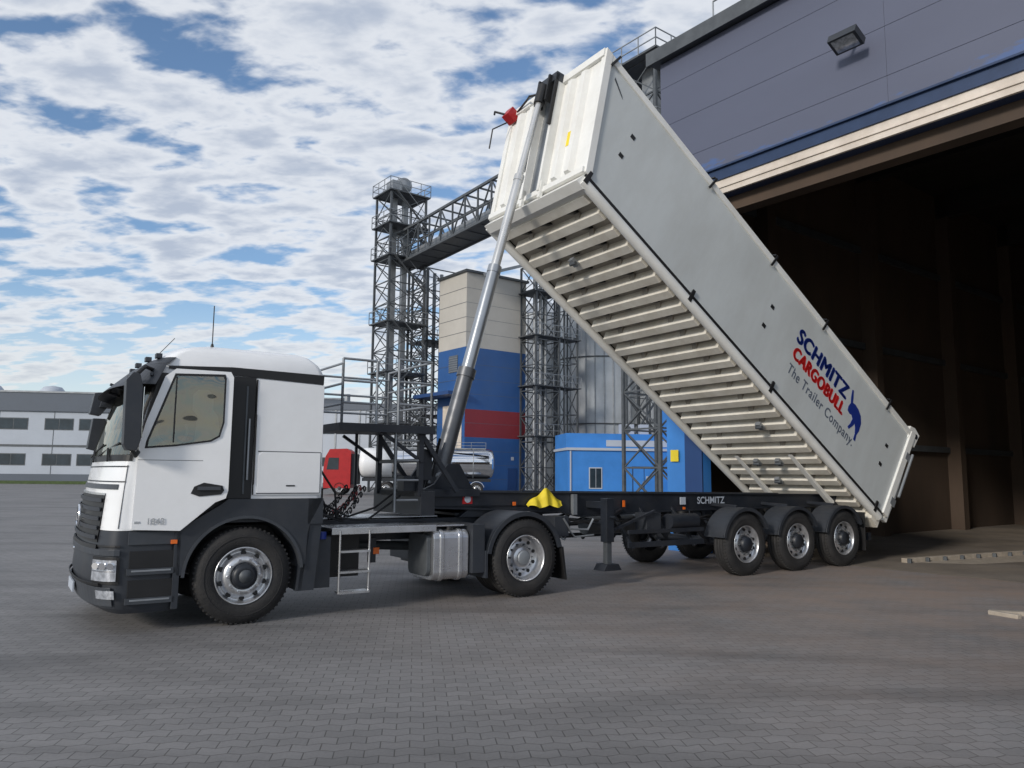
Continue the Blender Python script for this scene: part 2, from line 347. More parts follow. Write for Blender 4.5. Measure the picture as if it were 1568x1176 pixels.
for a,b in((7,42),(138,173)):
    strip(c,.49,.004,.745,.004,a-3 if a<90 else a-2,b+2 if a<90 else b+3,BLACK,10,.012)
    strip(c,.52,.016,.72,.016,a,b,LAMP,10,.012)
    strip(c,.61,.028,.622,.028,a+2,b-2,CHROME,10,.006)
    strip(c,.35,.030,.43,.030,a+3,b-6,LAMP,8,.008)
    for k in range(3):
        th=a+7+k*10; p=fp(.665,th,.03); q=fp(.665,th,.06); c.cyl(p,q,.032,CHROME,14)
c.obj('headlamps',truck)
c=MB()
strip(c,.88,.002,1.34,.002,42,138,BLACK,20,.01)
for z in(.91,1.0,1.09,1.18,1.27): strip(c,z,.018,z+.04,.030,44,136,PLASTG,20,.014)
strip(c,1.34,.004,1.36,.004,42,138,ALU,20,.012)
strip(c,.82,.02,.86,.02,40,140,BLACK,20,.01)
for zz in(1.47,1.62): strip(c,zz,.003,zz+.012,.003,8,172,PLAST,24,.004)
strip(c,1.02,.003,1.64,.003,9,10.2,PLAST,2,.004)
strip(c,1.40,.003,1.45,.003,20,160,PLASTG,20,.01)
c.lathe((lvl(1.1)[1]-.05,W/2,1.1),(-1,0,0),[(.12,0),(.12,.015),(.10,.02),(.10,0)],CHROME,28)
for a in(90,210,330):
    p=Vector((lvl(1.1)[1]-.065,W/2,1.1)); c.beam(p,p+Vector((0,.11*math.cos(R(a)),.11*math.sin(R(a)))),.018,CHROME)
c.obj('grille',truck)
c=MB(); sx=lvl(.4)[1]
c.box(sx-.055,sx-.04,W/2-.27,W/2+.27,.32,.43,OFFW); c.obj('number_plate',truck)
c=MB()
strip(c,1.68,.001,1.74,.003,3,177,BLACK,30,.008)
for k in range(6):
    z0=1.74+k*.135; strip(c,z0,.003,z0+.135,.003,3,9,BLACK,4,.012); strip(c,z0,.003,z0+.135,.003,171,177,BLACK,4,.012)
    strip(c,z0,.002,z0+.135,.002,9,171,SEAT if k<2 else BLACK,30,.004)
c.obj('windscreen_surround',truck)
c=MB()
v=[];nz=8;ns=30
for k in range(nz+1):
    for i in range(ns+1): v.append(fp(1.745+.80*k/nz,9+162*i/ns,.016))
c.add(v,[(k*(ns+1)+i,k*(ns+1)+i+1,(k+1)*(ns+1)+i+1,(k+1)*(ns+1)+i) for k in range(nz) for i in range(ns)],WSHIELD,True)
c.obj('windscreen',truck)
c=MB()
strip(c,2.44,.20,2.68,.05,4,176,PLAST,30,.015)
for t in(14,50,90,130,166):
    a=fp(2.50,t,.0);b=fp(2.55,t,.17); c.beam(a,b,.03,PLAST)
strip(c,2.685,.03,2.76,.0,2,178,PLAST,30,.02)
for t in (40,65,90,115,140):
    p=fp(2.76,t,.03); c.box(p.x-.03,p.x+.03,p.y-.05,p.y+.05,p.z,p.z+.05,PLAST)
c.obj('sun_visor',truck,.004)
c=MB()
for t0,t1 in((120,75),(80,35)):
    a=fp(1.74,t0,.03);b=fp(1.86,t1,.03); c.beam(a,b,.015,BLACK)
    c.beam(fp(1.68,t0-30,.03),fp(1.81,(t0+t1)/2,.03),.02,BLACK)
c.obj('wipers',truck)
c=MB()
for y0,y1 in((.072,.10),(W-.10,W-.072)):
    c.prism([(-.84,2.635),(.81,2.58),(.815,2.69),(-.2,2.70),(-.84,2.665)],y0,y1,BLACK)
c.box(-.34,.04,.045-.014,.06,1.30,2.60,BLACK)
c.box(-.06,-.04,.02,.05,1.35,2.5,STEELD)
c.prism([(.055,1.34),(.80,1.34),(.80,2.565),(.055,2.585)],.018,.05,WHITE)
c.prism([(.09,1.36),(.78,1.36),(.78,1.80),(.13,1.80),(.09,1.76)],.006,.018,WHITE)
c.box(.085,.785,.012,.0185,1.352,1.362,PLASTG)
c.box(.085,.785,.012,.0185,1.80,1.810,PLASTG)
c.box(.781,.789,.012,.0185,1.36,1.80,PLASTG)
c.box(.40,.50,.0,.007,1.43,1.445,BLACK)
c.box(.045,.055,.010,.05,1.34,2.58,BLACK)
c.cyl((.05,.01,1.45),(.05,.01,2.2),.010,BLACK,8)
c.cyl((-.02,-.0,1.5),(-.02,-.0,2.15),.012,STEEL,8)
c.obj('side_panel',truck,.004)
d=MB()
door=[(-.02,-.28),(.42,-.30),(.74,-.02),(.84,.02),(.86,.1),(.86,1.28),(.83,1.335),(.30,1.335),(.20,1.25),(.05,.78),(.0,.55)]
d.prism(door,-.05,0,WHITE)
win=[(.30,1.265),(.76,1.285),(.775,1.25),(.775,.80),(.74,.66),(.66,.61),(.33,.555),(.07,.53),(.08,.60)]
def infl(poly,k):
    cx=sum(p[0] for p in poly)/len(poly);cz=sum(p[1] for p in poly)/len(poly)
    return [(cx+(x-cx)*k,cz+(z-cz)*k) for x,z in poly]
d.prism(infl(win,1.045),-.054,-.049,BLACK)
# seat back and steering wheel outlines behind the pane
d.prism([(.50,.585),(.52,.86),(.47,.92),(.47,1.08),(.52,1.13),(.62,1.13),(.67,1.07),(.67,.93),(.72,.86),(.75,.68),(.66,.615)],-.057,-.0545,SEAT)
d.lathe((.29,-.0555,.70),(0,1,0),[(.13,0),(.135,-.002),(.15,-.002),(.155,0)],SEAT,20,a0=150,a1=390)
d.add([(x,-.0625,z) for x,z in win],[tuple(range(len(win)))],GLASS)
d.box(.30,.315,-.067,-.058,.58,1.25,BLACK)
for (x0,z0),(x1,z1) in zip(win,win[1:]+win[:1]): d.beam((x0,-.060,z0),(x1,-.060,z1),.012,BLACK)
d.prism([(.50,.07),(.58,.04),(.79,.06),(.82,.10),(.80,.15),(.62,.18),(.53,.14)],-.058,-.049,BLACK)
d.box(.56,.78,-.085,-.06,.105,.14,PLASTG)
d.box(.0,.05,-.055,-.049,-.22,-.20,ALU)
d.box(.0,.60,-.0515,-.0495,.40,.405,PLASTG)
d.obj('door',truck,0,loc=(-1.08,.035,1.29),rot=(0,0,R(-5)))
c=MB()
c.prism([(-1.10,1.82),(-.98,1.84),(-.78,2.58),(-.93,2.58)],.02,.07,BLACK)
c.obj('a_pillar',truck,.004)
t=bpy.data.curves.new('badge','FONT'); t.body='1843'; t.size=.085; t.offset=.002
to=bpy.data.objects.new('badge',t); scene.collection.objects.link(to); to.parent=truck; to.location=(-.98,-.034,1.06); to.rotation_euler=(R(90),0,R(-5)); t.materials.append(ALU)
c=MB()
c.prism([(-1.25,1.84),(-1.22,1.78),(-1.13,1.78),(-1.10,1.88),(-1.11,2.40),(-1.14,2.52),(-1.20,2.54),(-1.26,2.46)],-.22,-.06,PLAST)
c.tube([(-.96,.10,2.60),(-1.08,-.05,2.62),(-1.17,-.14,2.52)],.022,BLACK)
c.tube([(-1.06,.06,1.80),(-1.12,-.08,1.73),(-1.17,-.14,1.80)],.022,BLACK)
c.box(-1.10,-1.09,-.21,-.08,1.9,2.4,CHROME)
c.prism([(-1.32,2.30),(-1.2,2.28),(-1.12,2.4),(-1.16,2.58),(-1.28,2.56)],W+.06,W+.28,PLAST)
c.prism([(-1.32,1.86),(-1.2,1.83),(-1.12,1.9),(-1.14,2.24),(-1.28,2.24)],W+.06,W+.28,PLAST)
c.tube([(-.98,W-.10,2.6),(-1.10,W+.05,2.62),(-1.19,W+.16,2.54)],.022,BLACK)
q=fp(2.60,155,.3); c.prism([(q.x-.10,2.38),(q.x+.08,2.38),(q.x+.08,2.54),(q.x-.06,2.56)],q.y-.1,q.y+.12,PLAST)
c.tube([fp(2.62,160,.02),q],.02,BLACK)
c.obj('mirrors',truck,.02)
c=MB(); c.cyl((-.35,.45,2.93),(-.35,.45,3.42),.006,BLACK,6); c.cyl((-.35,.45,2.91),(-.35,.45,2.99),.03,BLACK,10,.012)
c.cyl((-.85,.9,2.85),(-.68,.8,3.07),.004,BLACK,6); c.cyl((-.1,1.2,2.95),(-.1,1.2,3.0),.05,BLACK,12)
c.obj('antennas',truck)
c=MB()
inner=[(0+.60*math.cos(R(a)),.5+.60*math.sin(R(a))) for a in range(176,5,-6)]
poly=[(-.66,.25),(-.68,.99),(-.24,1.26),(-.20,1.298),(.83,1.298),(.83,1.16),(.70,1.10),(.66,.9),(.645,.52)]
for side in(0,1):
    y0,y1=(.0,.10) if side==0 else (W-.10,W)
    n=len(inner); outer=[]
    for i,(x,z) in enumerate(inner):
        a=R(176-6*i); dx,dz=math.cos(a),math.sin(a); best=9
        P=poly
        for j in range(len(P)):
            x1,z1=P[j];x2,z2=P[(j+1)%len(P)]
            ex,ez=x2-x1,z2-z1; den=dx*ez-dz*ex
            if abs(den)<1e-9: continue
            tt=((x1-0)*ez-(z1-.5)*ex)/den; uu=((x1-0)*dz-(z1-.5)*dx)/den
            if tt>.601 and -.001<=uu<=1.001: best=min(best,tt)
        outer.append((best*dx,.5+best*dz) if best<9 else (x*1.08,.5+(z-.5)*1.08))
    for i in range(n-1):
        c.prism([inner[i],inner[i+1],outer[i+1],outer[i]],y0,y1,PLAST)
    c.arc(0,.5,.595,.625,5,178,y0-.012 if side==0 else y0-.45,.46 if side==0 else y1+.012,PLASTG,26)
c.box(.66,.83,.0,.35,1.02,1.298,PLAST)
c.box(-.2,.83,.1,W-.1,1.05,1.29,PLAST)
c.prism([(.56,.30),(.76,.30),(.83,1.05),(.64,1.05)],.02,.10,PLAST)
c.prism([(.58,.30),(.62,.30),(.70,1.05),(.66,1.05)],.02,.45,PLAST)
c.obj('wheel_arch',truck,0)
c=MB()
c.box(-1.12,-.67,.012,.06,.86,.985,PLASTG)
for z in(.60,.32):
    c.box(-1.10,-.69,.018,.10,z+.03,z+.20,BLACK); c.box(-1.12,-.67,.0,.12,z-.03,z+.03,PLASTG); c.box(-1.08,-.72,-.004,.0,z+.0,z+.018,STEEL)
c.box(-.70,-.64,.0,.1,.22,.98,PLAST)
c.box(-.735,-.675,-.008,.012,.86,.90,ORANGE)
c.obj('steps',truck,.006)
c=MB()
for y in(.80,1.60): c.box(-1.1,4.35,y,y+.09,.74,1.0,CHAS)
for s in(.9,1.7,2.5,3.3,4.3): c.box(s,s+.1,.89,1.60,.78,.96,CHAS)
c.box(-1.0,.6,.5,2.0,.55,1.0,BLACK)
c.cyl((0,.3,.5),(0,2.2,.5),.07,CHAS); c.cyl((3.6,.6,.5),(3.6,1.9,.5),.10,CHAS); c.lathe((3.6,1.0,.5),(0,1,0),[(.0,0),(.22,.02),(.27,.25),(.22,.48),(0,.5)],CHAS,20)
c.cyl((1.0,1.25,.7),(3.5,1.25,.55),.06,STEELD)
c.box(.98,2.32,.12,.78,.925,.955,ALU); c.box(2.32,2.75,.16,.78,.93,.95,ALU)
c.box(.98,2.75,.89,1.6,1.01,1.03,ALU)
c.box(.98,2.32,.10,.125,.88,.96,ALU)
c.box(3.0,3.75,.85,1.65,1.02,1.06,CHAS); c.lathe((3.35,1.25,1.12),(0,0,1),[(0,0),(.46,0),(.47,.04),(.46,.07),(0,.07)],BLACK,28)
c.prism([(3.0,1.0),(3.7,1.0),(3.5,1.14),(3.2,1.14)],.75,.9,CHAS);c.prism([(3.0,1.0),(3.7,1.0),(3.5,1.14),(3.2,1.14)],1.6,1.75,CHAS)
c.prism([(3.6,1.04),(4.1,.94),(4.1,.98),(3.6,1.10)],.9,1.6,CHAS)
c.obj('frame',truck,.005)
c=MB()
for s in(1.08,1.44): c.cyl((s,.10,.22),(s,.10,.92),.014,ALU,8)
for z in(.23,.46,.69): c.box(1.08,1.44,.06,.22,z-.012,z+.012,ALU)
c.beam((1.08,.12,.93),(1.08,.7,.93),.03,CHAS)
c.obj('access_ladder',truck)
c=MB()
c.box(.76,.98,.12,.62,.30,.86,PLAST); c.cyl((.87,.12,.92),(.87,.12,.84),.05,BLUETX,14); c.box(.98,1.5,.55,.75,.35,.85,BLACK)
c.box(1.62,1.7,.5,.58,.5,.8,CHAS); c.box(1.66,1.74,.49,.5,.6,.68,ORANGE)
c.obj('urea_tank',truck,.03)
c=MB()
def rr(x0,x1,z0,z1,r,n=6):
    out=[]
    for cx,cz,a in((x1-r,z1-r,0),(x0+r,z1-r,90),(x0+r,z0+r,180),(x1-r,z0+r,270)):
        for i in range(n+1): t=R(a+90*i/n); out.append((cx+r*math.cos(t),cz+r*math.sin(t)))
    return out
c.prism(rr(.10,.74,.28,.89,.10),2.28,2.78,ALU,'x')
for s in(2.40,2.66): c.prism(rr(.085,.755,.265,.905,.11),s-.03,s+.03,ALU,'x')
c.prism(rr(.16,.68,.33,.84,.08),2.22,2.28,STEELD,'x')
c.cyl((2.55,.2,.88),(2.55,.2,.93),.05,BLACK,14)
c.obj('fuel_tank',truck,.012)
c=MB()
for y0,y1 in((.02,.66),(W-.66,W-.02)):
    c.arc(3.6,.5,.575,.60,12,172,y0,y1,PLAST,22)
    c.arc(3.6,.5,.54,.60,12,172,y0-.01,y0+.03,PLAST,22)
    c.box(2.98,3.02,y0,y1,.28,.62,PLAST)
    c.prism([(4.17,.62),(4.22,.62),(4.28,.18),(4.25,.18)],y0,y1,BLACK)
    c.box(2.80,2.98,y0+.02,y1,.35,.95,PLAST)
c.obj('drive_mudguards',truck,.004)
c=MB()
wheel(c,0,.0,1,'front'); wheel(c,0,W,-1,'front')
wheel(c,3.6,.0,1,'drive',True); wheel(c,3.6,W,-1,'drive',True)
c.obj('wheels',truck)
c=MB()
for j,(y,bx,sag,m) in enumerate(((.75,1.55,.42,BLACK),(.95,1.75,.5,BLACK),(1.2,1.6,.38,BLACK),(1.45,1.9,.45,REDM))):
    pts=[]
    a=Vector((.88,y,1.55));b=Vector((bx,y+.05,1.42))
    for i in range(190):
        t=i/189; base=a.lerp(b,t); base.z-=math.sin(t*math.pi)*sag
        ph=t*2*math.pi*19
        base+=Vector((math.sin(ph)*.01,math.cos(ph)*.05,math.sin(ph)*.05)); pts.append(base)
    c.tube(pts,.009,m,6)
c.tube([(.9,.7,1.6),(1.1,.7,1.2),(1.4,.7,1.05),(1.8,.8,1.15),(2.2,.9,1.4)],.014,BLACK)
c.tube([(.9,.6,1.5),(1.0,.55,1.1),(1.3,.6,1.0)],.02,BLACK)
c.tube([(.9,.5,1.7),(1.15,.5,1.35),(1.2,.55,1.05),(1.6,.6,1.0),(2.1,.7,1.3)],.014,BLACK)
c.cyl((.92,.45,1.0),(.92,.45,1.4),.06,BLACK,16)
c.obj('air_hoses',truck)

# ============================================================ TRAILER
tr=empty('tipper_trailer',O,VROT)
AX=(7.93,9.25,10.57)
c=MB()
for y in(.72,1.70):
    pf=[(2.45,1.355),(11.5,1.265),(11.5,1.05),(7.0,1.03),(5.1,.98),(4.7,1.06),(2.45,1.15)]
    c.prism(pf,y+.03,y+.06,CHAS)
    top=[(2.45,1.355),(11.5,1.265),(11.5,1.245),(2.45,1.335)]; c.prism(top,y,y+.12,CHAS)
    c.prism([(2.45,1.15),(4.7,1.06),(5.1,.98),(7.0,1.03),(11.5,1.05),(11.5,1.03),(7,1.01),(5.1,.96),(4.7,1.04),(2.45,1.13)],y,y+.12,CHAS)
for s in(2.5,3.6,4.8,5.9,7.0,8.3,9.7,10.9,11.4): c.box(s,s+.1,.78,1.73,1.08,1.24,CHAS)
c.box(2.3,2.5,.5,2.0,1.05,1.36,CHAS); c.box(2.45,4.4,.75,1.8,1.12,1.16,CHAS)
for y in(.25,2.2):
    c.box(5.6,7.2,y,y+.03,.52,.60,CHAS); c.box(5.6,7.2,y,y+.03,.72,.78,CHAS)
    for s in(5.7,6.3,7.0): c.beam((s,y+.01,.5),(s,.8 if y<1 else 1.7,1.1),.05,CHAS)
c.box(11.45,11.55,.1,2.4,.42,.56,CHAS)
for y in(.6,1.8): c.box(11.3,11.42,y,y+.08,.45,1.1,CHAS)
for y in(.55,1.75): c.prism([(11.1,1.0),(11.9,.95),(11.95,1.05),(11.7,1.25),(11.1,1.27)],y,y+.12,CHAS)
c.cyl((11.62,.45,1.08),(11.62,2.05,1.08),.05,STEELD)
c.box(4.9,4.98,.68,.74,1.0,1.3,STEEL)
c.obj('chassis',tr,.004)
c=MB()
for y in(.32,2.10):
    c.box(5.18,5.32,y-.07,y+.07,.62,1.25,CHAS); c.box(5.205,5.295,y-.045,y+.045,.30,.62,STEELD)
    c.prism([(5.08,.22),(5.42,.22),(5.36,.31),(5.14,.31)],y-.12,y+.12,CHAS)
    c.beam((5.25,y,.95),(5.9,.75 if y<1 else 1.75,1.05),.05,CHAS); c.beam((5.25,y,.75),(6.2,y,1.05),.04,CHAS)
    c.box(5.2,5.3,min(y,.75) if y<1 else 1.75,max(y,.75) if y<1 else y,1.1,1.2,CHAS)
c.beam((5.25,.32,.9),(5.25,2.1,.9),.05,CHAS)
c.cyl((5.25,.14,.98),(5.25,.3,.98),.02,CHAS,8)
c.obj('landing_gear',tr,.004)
c=MB()
for s in AX:
    c.cyl((s,.3,.5),(s,2.2,.5),.065,CHAS,14)
    for y in(.75,1.72):
        c.prism([(s-.45,1.03),(s-.3,1.03),(s+.05,.5),(s+.4,.62),(s+.4,.55),(s,.42),(s-.36,.72)],y,y+.08,CHAS)
        c.cyl((s+.35,y+.04,.62),(s+.35,y+.04,1.0),.12,BLACK,16); c.cyl((s-.02,y+.15,.55),(s-.2,y+.15,1.05),.035,CHAS,10)
c.cyl((6.0,1.0,.86),(6.0,1.6,.86),.14,CHAS,18); c.cyl((6.5,.35,.88),(7.1,.35,.88),.12,CHAS,18)
c.cyl((5.6,1.3,.8),(6.6,1.3,.8),.15,STEELD,18)
c.box(6.05,6.35,.34,.6,.75,1.02,PLAST); c.box(4.35,4.6,.4,.7,.72,1.0,PLAST)
for j in range(5):
    pts=[(4.2+.5*i,.55+.05*j+.08*math.sin(i*2+j),.98-.12*abs(math.sin(i*1.3+j))) for i in range(9)]; c.tube(pts,.012,BLACK,6)
pts=[(4.45+.02*i,.45+.02*math.sin(i),.85-.18*math.sin(i*.32)) for i in range(11)]; c.tube(pts,.014,STEEL,6)
c.tube([(4.5,.4,.98),(4.62,.4,.82),(4.95,.4,.80),(5.05,.4,.95)],.018,STEEL,6)
c.tube([(4.55,.5,.92),(4.75,.45,.70),(5.1,.45,.72)],.015,STEEL,6)
c.obj('running_gear',tr,.004)
c=MB()
for s in AX:
    wheel(c,s,.0,1,'trailer'); wheel(c,s,W,-1,'trailer')
c.obj('wheels',tr)
c=MB()
for s in AX:
    for y0,y1 in((-.01,.40),(W-.40,W+.01)):
        c.arc(s,.5,.555,.585,25,168,y0,y1,PLAST,18); c.arc(s,.5,.53,.585,25,168,y0-.01,y0+.02,PLAST,18)
    c.beam((s,.2,1.09),(s,.8,1.12),.05,CHAS)
for y0 in(.02,W-.42): c.box(11.22,11.25,y0,y0+.4,.25,.95,BLACK)
c.obj('mudguards',tr,.003)
c=MB()
c.box(1.18,2.45,.45,1.9,2.13,2.165,STEELD); c.box(1.18,2.45,.44,.47,2.09,2.19,CHAS); c.box(1.16,1.19,.44,1.9,2.09,2.19,CHAS)
for i in range(14): c.box(1.2+.09*i,1.22+.09*i,.46,1.9,2.164,2.185,STEEL)
def rail(pts,z0,z1,mids=1):
    for p in pts: c.cyl((p[0],p[1],z0),(p[0],p[1],z1),.018,STEEL,8)
    for a,b in zip(pts,pts[1:]):
        for k in range(mids+1):
            z=z1-(z1-z0)*k/(mids+1); c.cyl((a[0],a[1],z),(b[0],b[1],z),.016,STEEL,8)
rail([(1.2,.5),(1.65,.5)],2.17,2.98,2); rail([(1.2,.5),(1.2,1.85)],2.17,2.92,2); rail([(1.95,.5),(2.42,.5)],2.17,3.03,2); rail([(2.42,.5),(2.42,1.85)],2.17,3.03,2); rail([(1.2,1.85),(2.42,1.85)],2.17,2.92,2)
for y in(.55,1.85):
    c.beam((2.3,y,1.3),(2.3,y,2.15),.07,CHAS); c.beam((1.75,y,2.1),(2.3,y,1.75),.04,CHAS); c.beam((2.3,y,2.1),(2.85,y,1.35),.06,CHAS); c.beam((1.95,y,2.13),(1.95,y,1.15),.035,CHAS)
for z in(1.25,1.5,1.75,2.0): c.cyl((1.95,.5,z),(2.25,.5,z),.014,STEEL,8)
c.cyl((1.93,.5,1.1),(1.93,.5,2.15),.016,STEEL,8)
c.beam((2.3,.5,1.75),(2.3,1.9,1.75),.05,CHAS)
for y in(.80,1.66): c.prism([(2.45,1.36),(3.3,1.36),(3.2,1.45),(3.03,1.72),(2.85,1.72),(2.65,1.45)],y,y+.05,CHAS)
c.box(2.3,3.3,.7,1.75,1.28,1.38,CHAS)
c.box(2.1,2.3,.6,.8,1.36,1.55,CHAS); c.box(2.36,2.5,.6,.72,1.5,1.9,CHAS)
c.obj('front_platform',tr,.003)
c=MB()
P0=Vector((2.91,1.25,1.42));P1=Vector((4.74,1.25,7.88)); D=P1-P0
def at(t): return P0+D*t
c.cyl((2.91,.84,1.55),(2.91,1.66,1.55),.06,STEEL,16)
c.cyl(at(0),at(.245),.125,CYL1,28,.118)
c.cyl(at(.242),at(.262),.135,CYL1,28)
c.cyl(at(.255),at(.50),.095,CYL2,28); c.cyl(at(.495),at(.512),.105,CYL2,28)
c.cyl(at(.505),at(.74),.072,CYL3,24); c.cyl(at(.735),at(.75),.080,CYL3,24)
c.cyl(at(.745),at(.99),.052,CYL3,24); c.cyl(at(.95),at(1.0),.09,BLACK,16)
c.tube([at(.02)+Vector((-.16,-.1,0)),at(.1)+Vector((-.2,-.12,0)),at(.0)+Vector((-.3,-.2,-.1))],.02,BLACK)
c.obj('hydraulic_cylinder',tr)
c=MB()
n1=24; v=[];f=[]
for i in range(n1+1):
    t=i/n1; x=4.06+.62*t; fo=.025*math.sin(t*21)
    up=max(0,1-abs(t-.55)/.5); lo=1.13+.02*math.sin(t*13)
    hi=lo+.03+.225*up**.8
    for (y,z) in ((.72,hi-.01),(.685,hi),(.66+fo,hi*.5+lo*.5),(.635+fo,lo)): v.append((x,y,z))
for i in range(n1):
    for j in range(3): f.append((i*4+j,i*4+j+1,(i+1)*4+j+1,(i+1)*4+j))
c.add(v,f,YEL,True); c.obj('yellow_cloth',tr)
c=MB()
c.box(3.05,3.2,.735,.745,1.18,1.31,REDM); c.cyl((3.125,.735,1.245),(3.125,.73,1.245),.05,OFFW)
c.box(7.15,7.27,.70,.715,1.12,1.24,OFFW); c.box(3.85,3.9,.71,.72,1.15,1.2,ORANGE); c.box(7.2,7.25,.69,.70,1.04,1.08,ORANGE)
c.box(5.9,5.94,.70,.715,1.1,1.2,ORANGE)
c.obj('markers',tr)
t=bpy.data.curves.new('chassis_lettering','FONT'); t.body='SCHMITZ'; t.size=.16; t.offset=.003
to=bpy.data.objects.new('chassis_lettering',t); scene.collection.objects.link(to); to.parent=tr; to.location=(7.55,.71,1.13); to.rotation_euler=(R(90),0,0); t.materials.append(OFFW)

BL=dict(loc=(11.8,0,.9),rot=(0,R(35),0))
N0,N1=-.03,2.56
H=1.90
c=MB()
side=[(0,0),(.02,H),(-9.62,H),(-8.80,0)]
c.prism(side,N0,N0+.05,BODYW); c.prism(side,N1-.05,N1,BODYW)
c.obj('side_walls',tr,.004,**BL)
c=MB()
for y0,y1 in((N0-.03,N0+.07),(N1-.07,N1+.03)):
    c.box(-9.60,.03,y0,y1,H-.09,H+.02,FRONTW)
    c.cyl((-8.78,(y0+y1)/2+.02,-.125),(-.1,(y0+y1)/2+.02,-.125),.08,FRONTW,16)
    c.box(-8.8,-.05,y0+.024,y1-.012,-.045,.0,BLACK)
    c.prism([(-.10,-.02),(.06,-.02),(.08,H+.02),(-.08,H+.02)],y0-.012,y1+.01,FRONTW)
    fe=[(-8.70,-.01),(-8.84,-.01),(-9.665,H+.02),(-9.52,H+.02)]; c.prism(fe,y0-.005,y1+.008,FRONTW)
c.cyl((-9.6,N0+.12,H+.05),(.0,N0+.12,H+.05),.06,PLASTG,12)
c.cyl((-9.6,N1-.02,H+.05),(.0,N1-.02,H+.05),.05,PLASTG,12)
c.obj('rails',tr,.008,**BL)
c=MB()
for p in(9.45,6.9,5.05,3.35,1.0):
    c.prism([(-p-.02,H-.16),(-p+.02,H-.16),(-p+.06,H+.10),(-p+.02,H+.10)],N0-.055,N0-.03,BLACK)
for p in(6.9,5.05,3.35,1.0): c.beam((-p,N0-.04,H+.08),(-p,N0+.1,H+.12),.03,BLACK)
for p in(8.5,4.6,.6):
    for q in(1.17,.74): c.box(-p-.045,-p+.045,N0-.008,N0+.001,q-.035,q+.035,BLACK)
for p in(8.75,6.2,3.9,.35): c.prism([(-p-.04,-.16),(-p+.04,-.16),(-p+.03,.06),(-p-.03,.06)],N0-.045,N0-.02,BLACK)
c.prism([(-8.98,H-.40),(-9.02,H-.36),(-9.28,H-.22),(-9.27,H-.26)],N0-.006,N0-.001,PLASTG)
c.obj('latches',tr,.003,**BL)
c=MB()
c.box(-.02,.06,N0+.07,N1-.07,.0,H-.04,BODYW)
for q in(.25,.8,1.35): c.box(.06,.12,N0+.05,N1-.05,q,q+.12,FRONTW)
for y in(N0+.02,N1-.10):
    c.prism([(-.10,H-.15),(.18,H-.20),(.22,H+.12),(.02,H+.16),(-.14,H+.10)],y-.04,y+.03,FRONTW)
    c.prism([(.04,-.10),(.16,-.08),(.20,.6),(.14,1.5),(.08,1.7),(.05,1.0)],y,y+.08,FRONTW)
    c.cyl((.12,y-.05,H+.02),(.12,y+.1,H+.02),.05,CHAS,12)
    c.cyl((.16,y-.07,.5),(.16,y-.07,1.5),.03,STEEL,8)
    c.box(-.02,.14,y-.07,y-.04,.25,.4,STEEL); c.box(-.02,.16,y-.07,y-.04,1.3,1.45,STEEL)
c.obj('tailgate',tr,.006,**BL)
c=MB()
ux,uz=(-.82/math.hypot(.82,H),H/math.hypot(.82,H)); nx,nz=(-uz,ux)
if nx>0: nx,nz=-nx,-nz
def FP(h,d): return (-8.80+ux*h+nx*d, uz*h+nz*d)
Lh=math.hypot(.82,H)
def fslab(h0,h1,d0,d1,y0,y1,m): c.prism([FP(h0,d0),FP(h1,d0),FP(h1,d1),FP(h0,d1)],y0,y1,m)
fslab(0,Lh,-.05,0,N0+.05,N1-.05,FRONTW)
def rib(yc,w,h0,h1,d=.085):
    a=[FP(h0,0),FP(h1,0)];b=[FP(h0+.04,d),FP(h1-.04,d)]
    v=[(a[0][0],yc-w/2,a[0][1]),(a[0][0],yc+w/2,a[0][1]),(a[1][0],yc+w/2,a[1][1]),(a[1][0],yc-w/2,a[1][1]),
       (b[0][0],yc-w/4,b[0][1]),(b[0][0],yc+w/4,b[0][1]),(b[1][0],yc+w/4,b[1][1]),(b[1][0],yc-w/4,b[1][1])]
    c.add(v,[(0,1,5,4),(1,2,6,5),(2,3,7,6),(3,0,4,7),(4,5,6,7)],FRONTW)
for y in(.40,.74,1.80,2.17): rib(y,.19,.12,Lh-.14)
for y in(1.02,1.50): fslab(.02,Lh-.02,.0,.14,y-.03,y+.03,FRONTW)
fslab(.05,Lh-.05,.001,.006,1.06,1.46,STEEL)
fslab(0,.09,0,.08,N0,N1,FRONTW); fslab(Lh-.1,Lh+.03,0,.06,N0,N1,FRONTW)
c.prism([(-8.80,-.0),(-8.86,-.20),(-8.70,-.22),(-8.4,-.05),(-8.4,0)],N0+.02,N1-.02,FRONTW)
fslab(Lh-.9,Lh+.02,.14,.20,.98,1.02,BLACK); fslab(Lh-.45,Lh+.02,.10,.26,1.10,1.14,BLACK); fslab(Lh-.45,Lh+.02,.10,.26,1.38,1.42,BLACK); fslab(Lh-.10,Lh+.05,.06,.20,.98,1.5,PLAST)
fslab(.5,1.6,.141,.15,1.49,1.51,PLAST)
fslab(.70,.95,.002,.006,.54,.66,YEL)
for y in(1.0,1.5): fslab(-.1,.18,.06,.12,y-.03,y+.03,FRONTW)
c.obj('front_wall',tr,.005,**BL)
c=MB()
x,z=FP(Lh-.15,.1)
c.box(x-.12,x+.08,N1-.22,N1-.02,z-.05,z+.14,REDM); c.tube([(x-.1,N1-.1,z),(x-.25,N1+.1,z+.02),(x-.2,N1+.25,z+.1)],.02,BLACK); c.tube([(x,N1-.1,z-.1),(x-.12,N1-.05,z-.4),(x+.05,N1-.0,z-.7)],.014,BLACK)
c.tube([(x,1.3,z+.0),(x-.15,1.6,z-.1),(x-.08,1.9,z+.1),(x,2.3,z+.1)],.02,BLACK)
for y in(1.6,1.85,2.1,2.3): c.cyl((x+.1,y,z),(x+.0,y,z+.42),.012,STEEL,6)
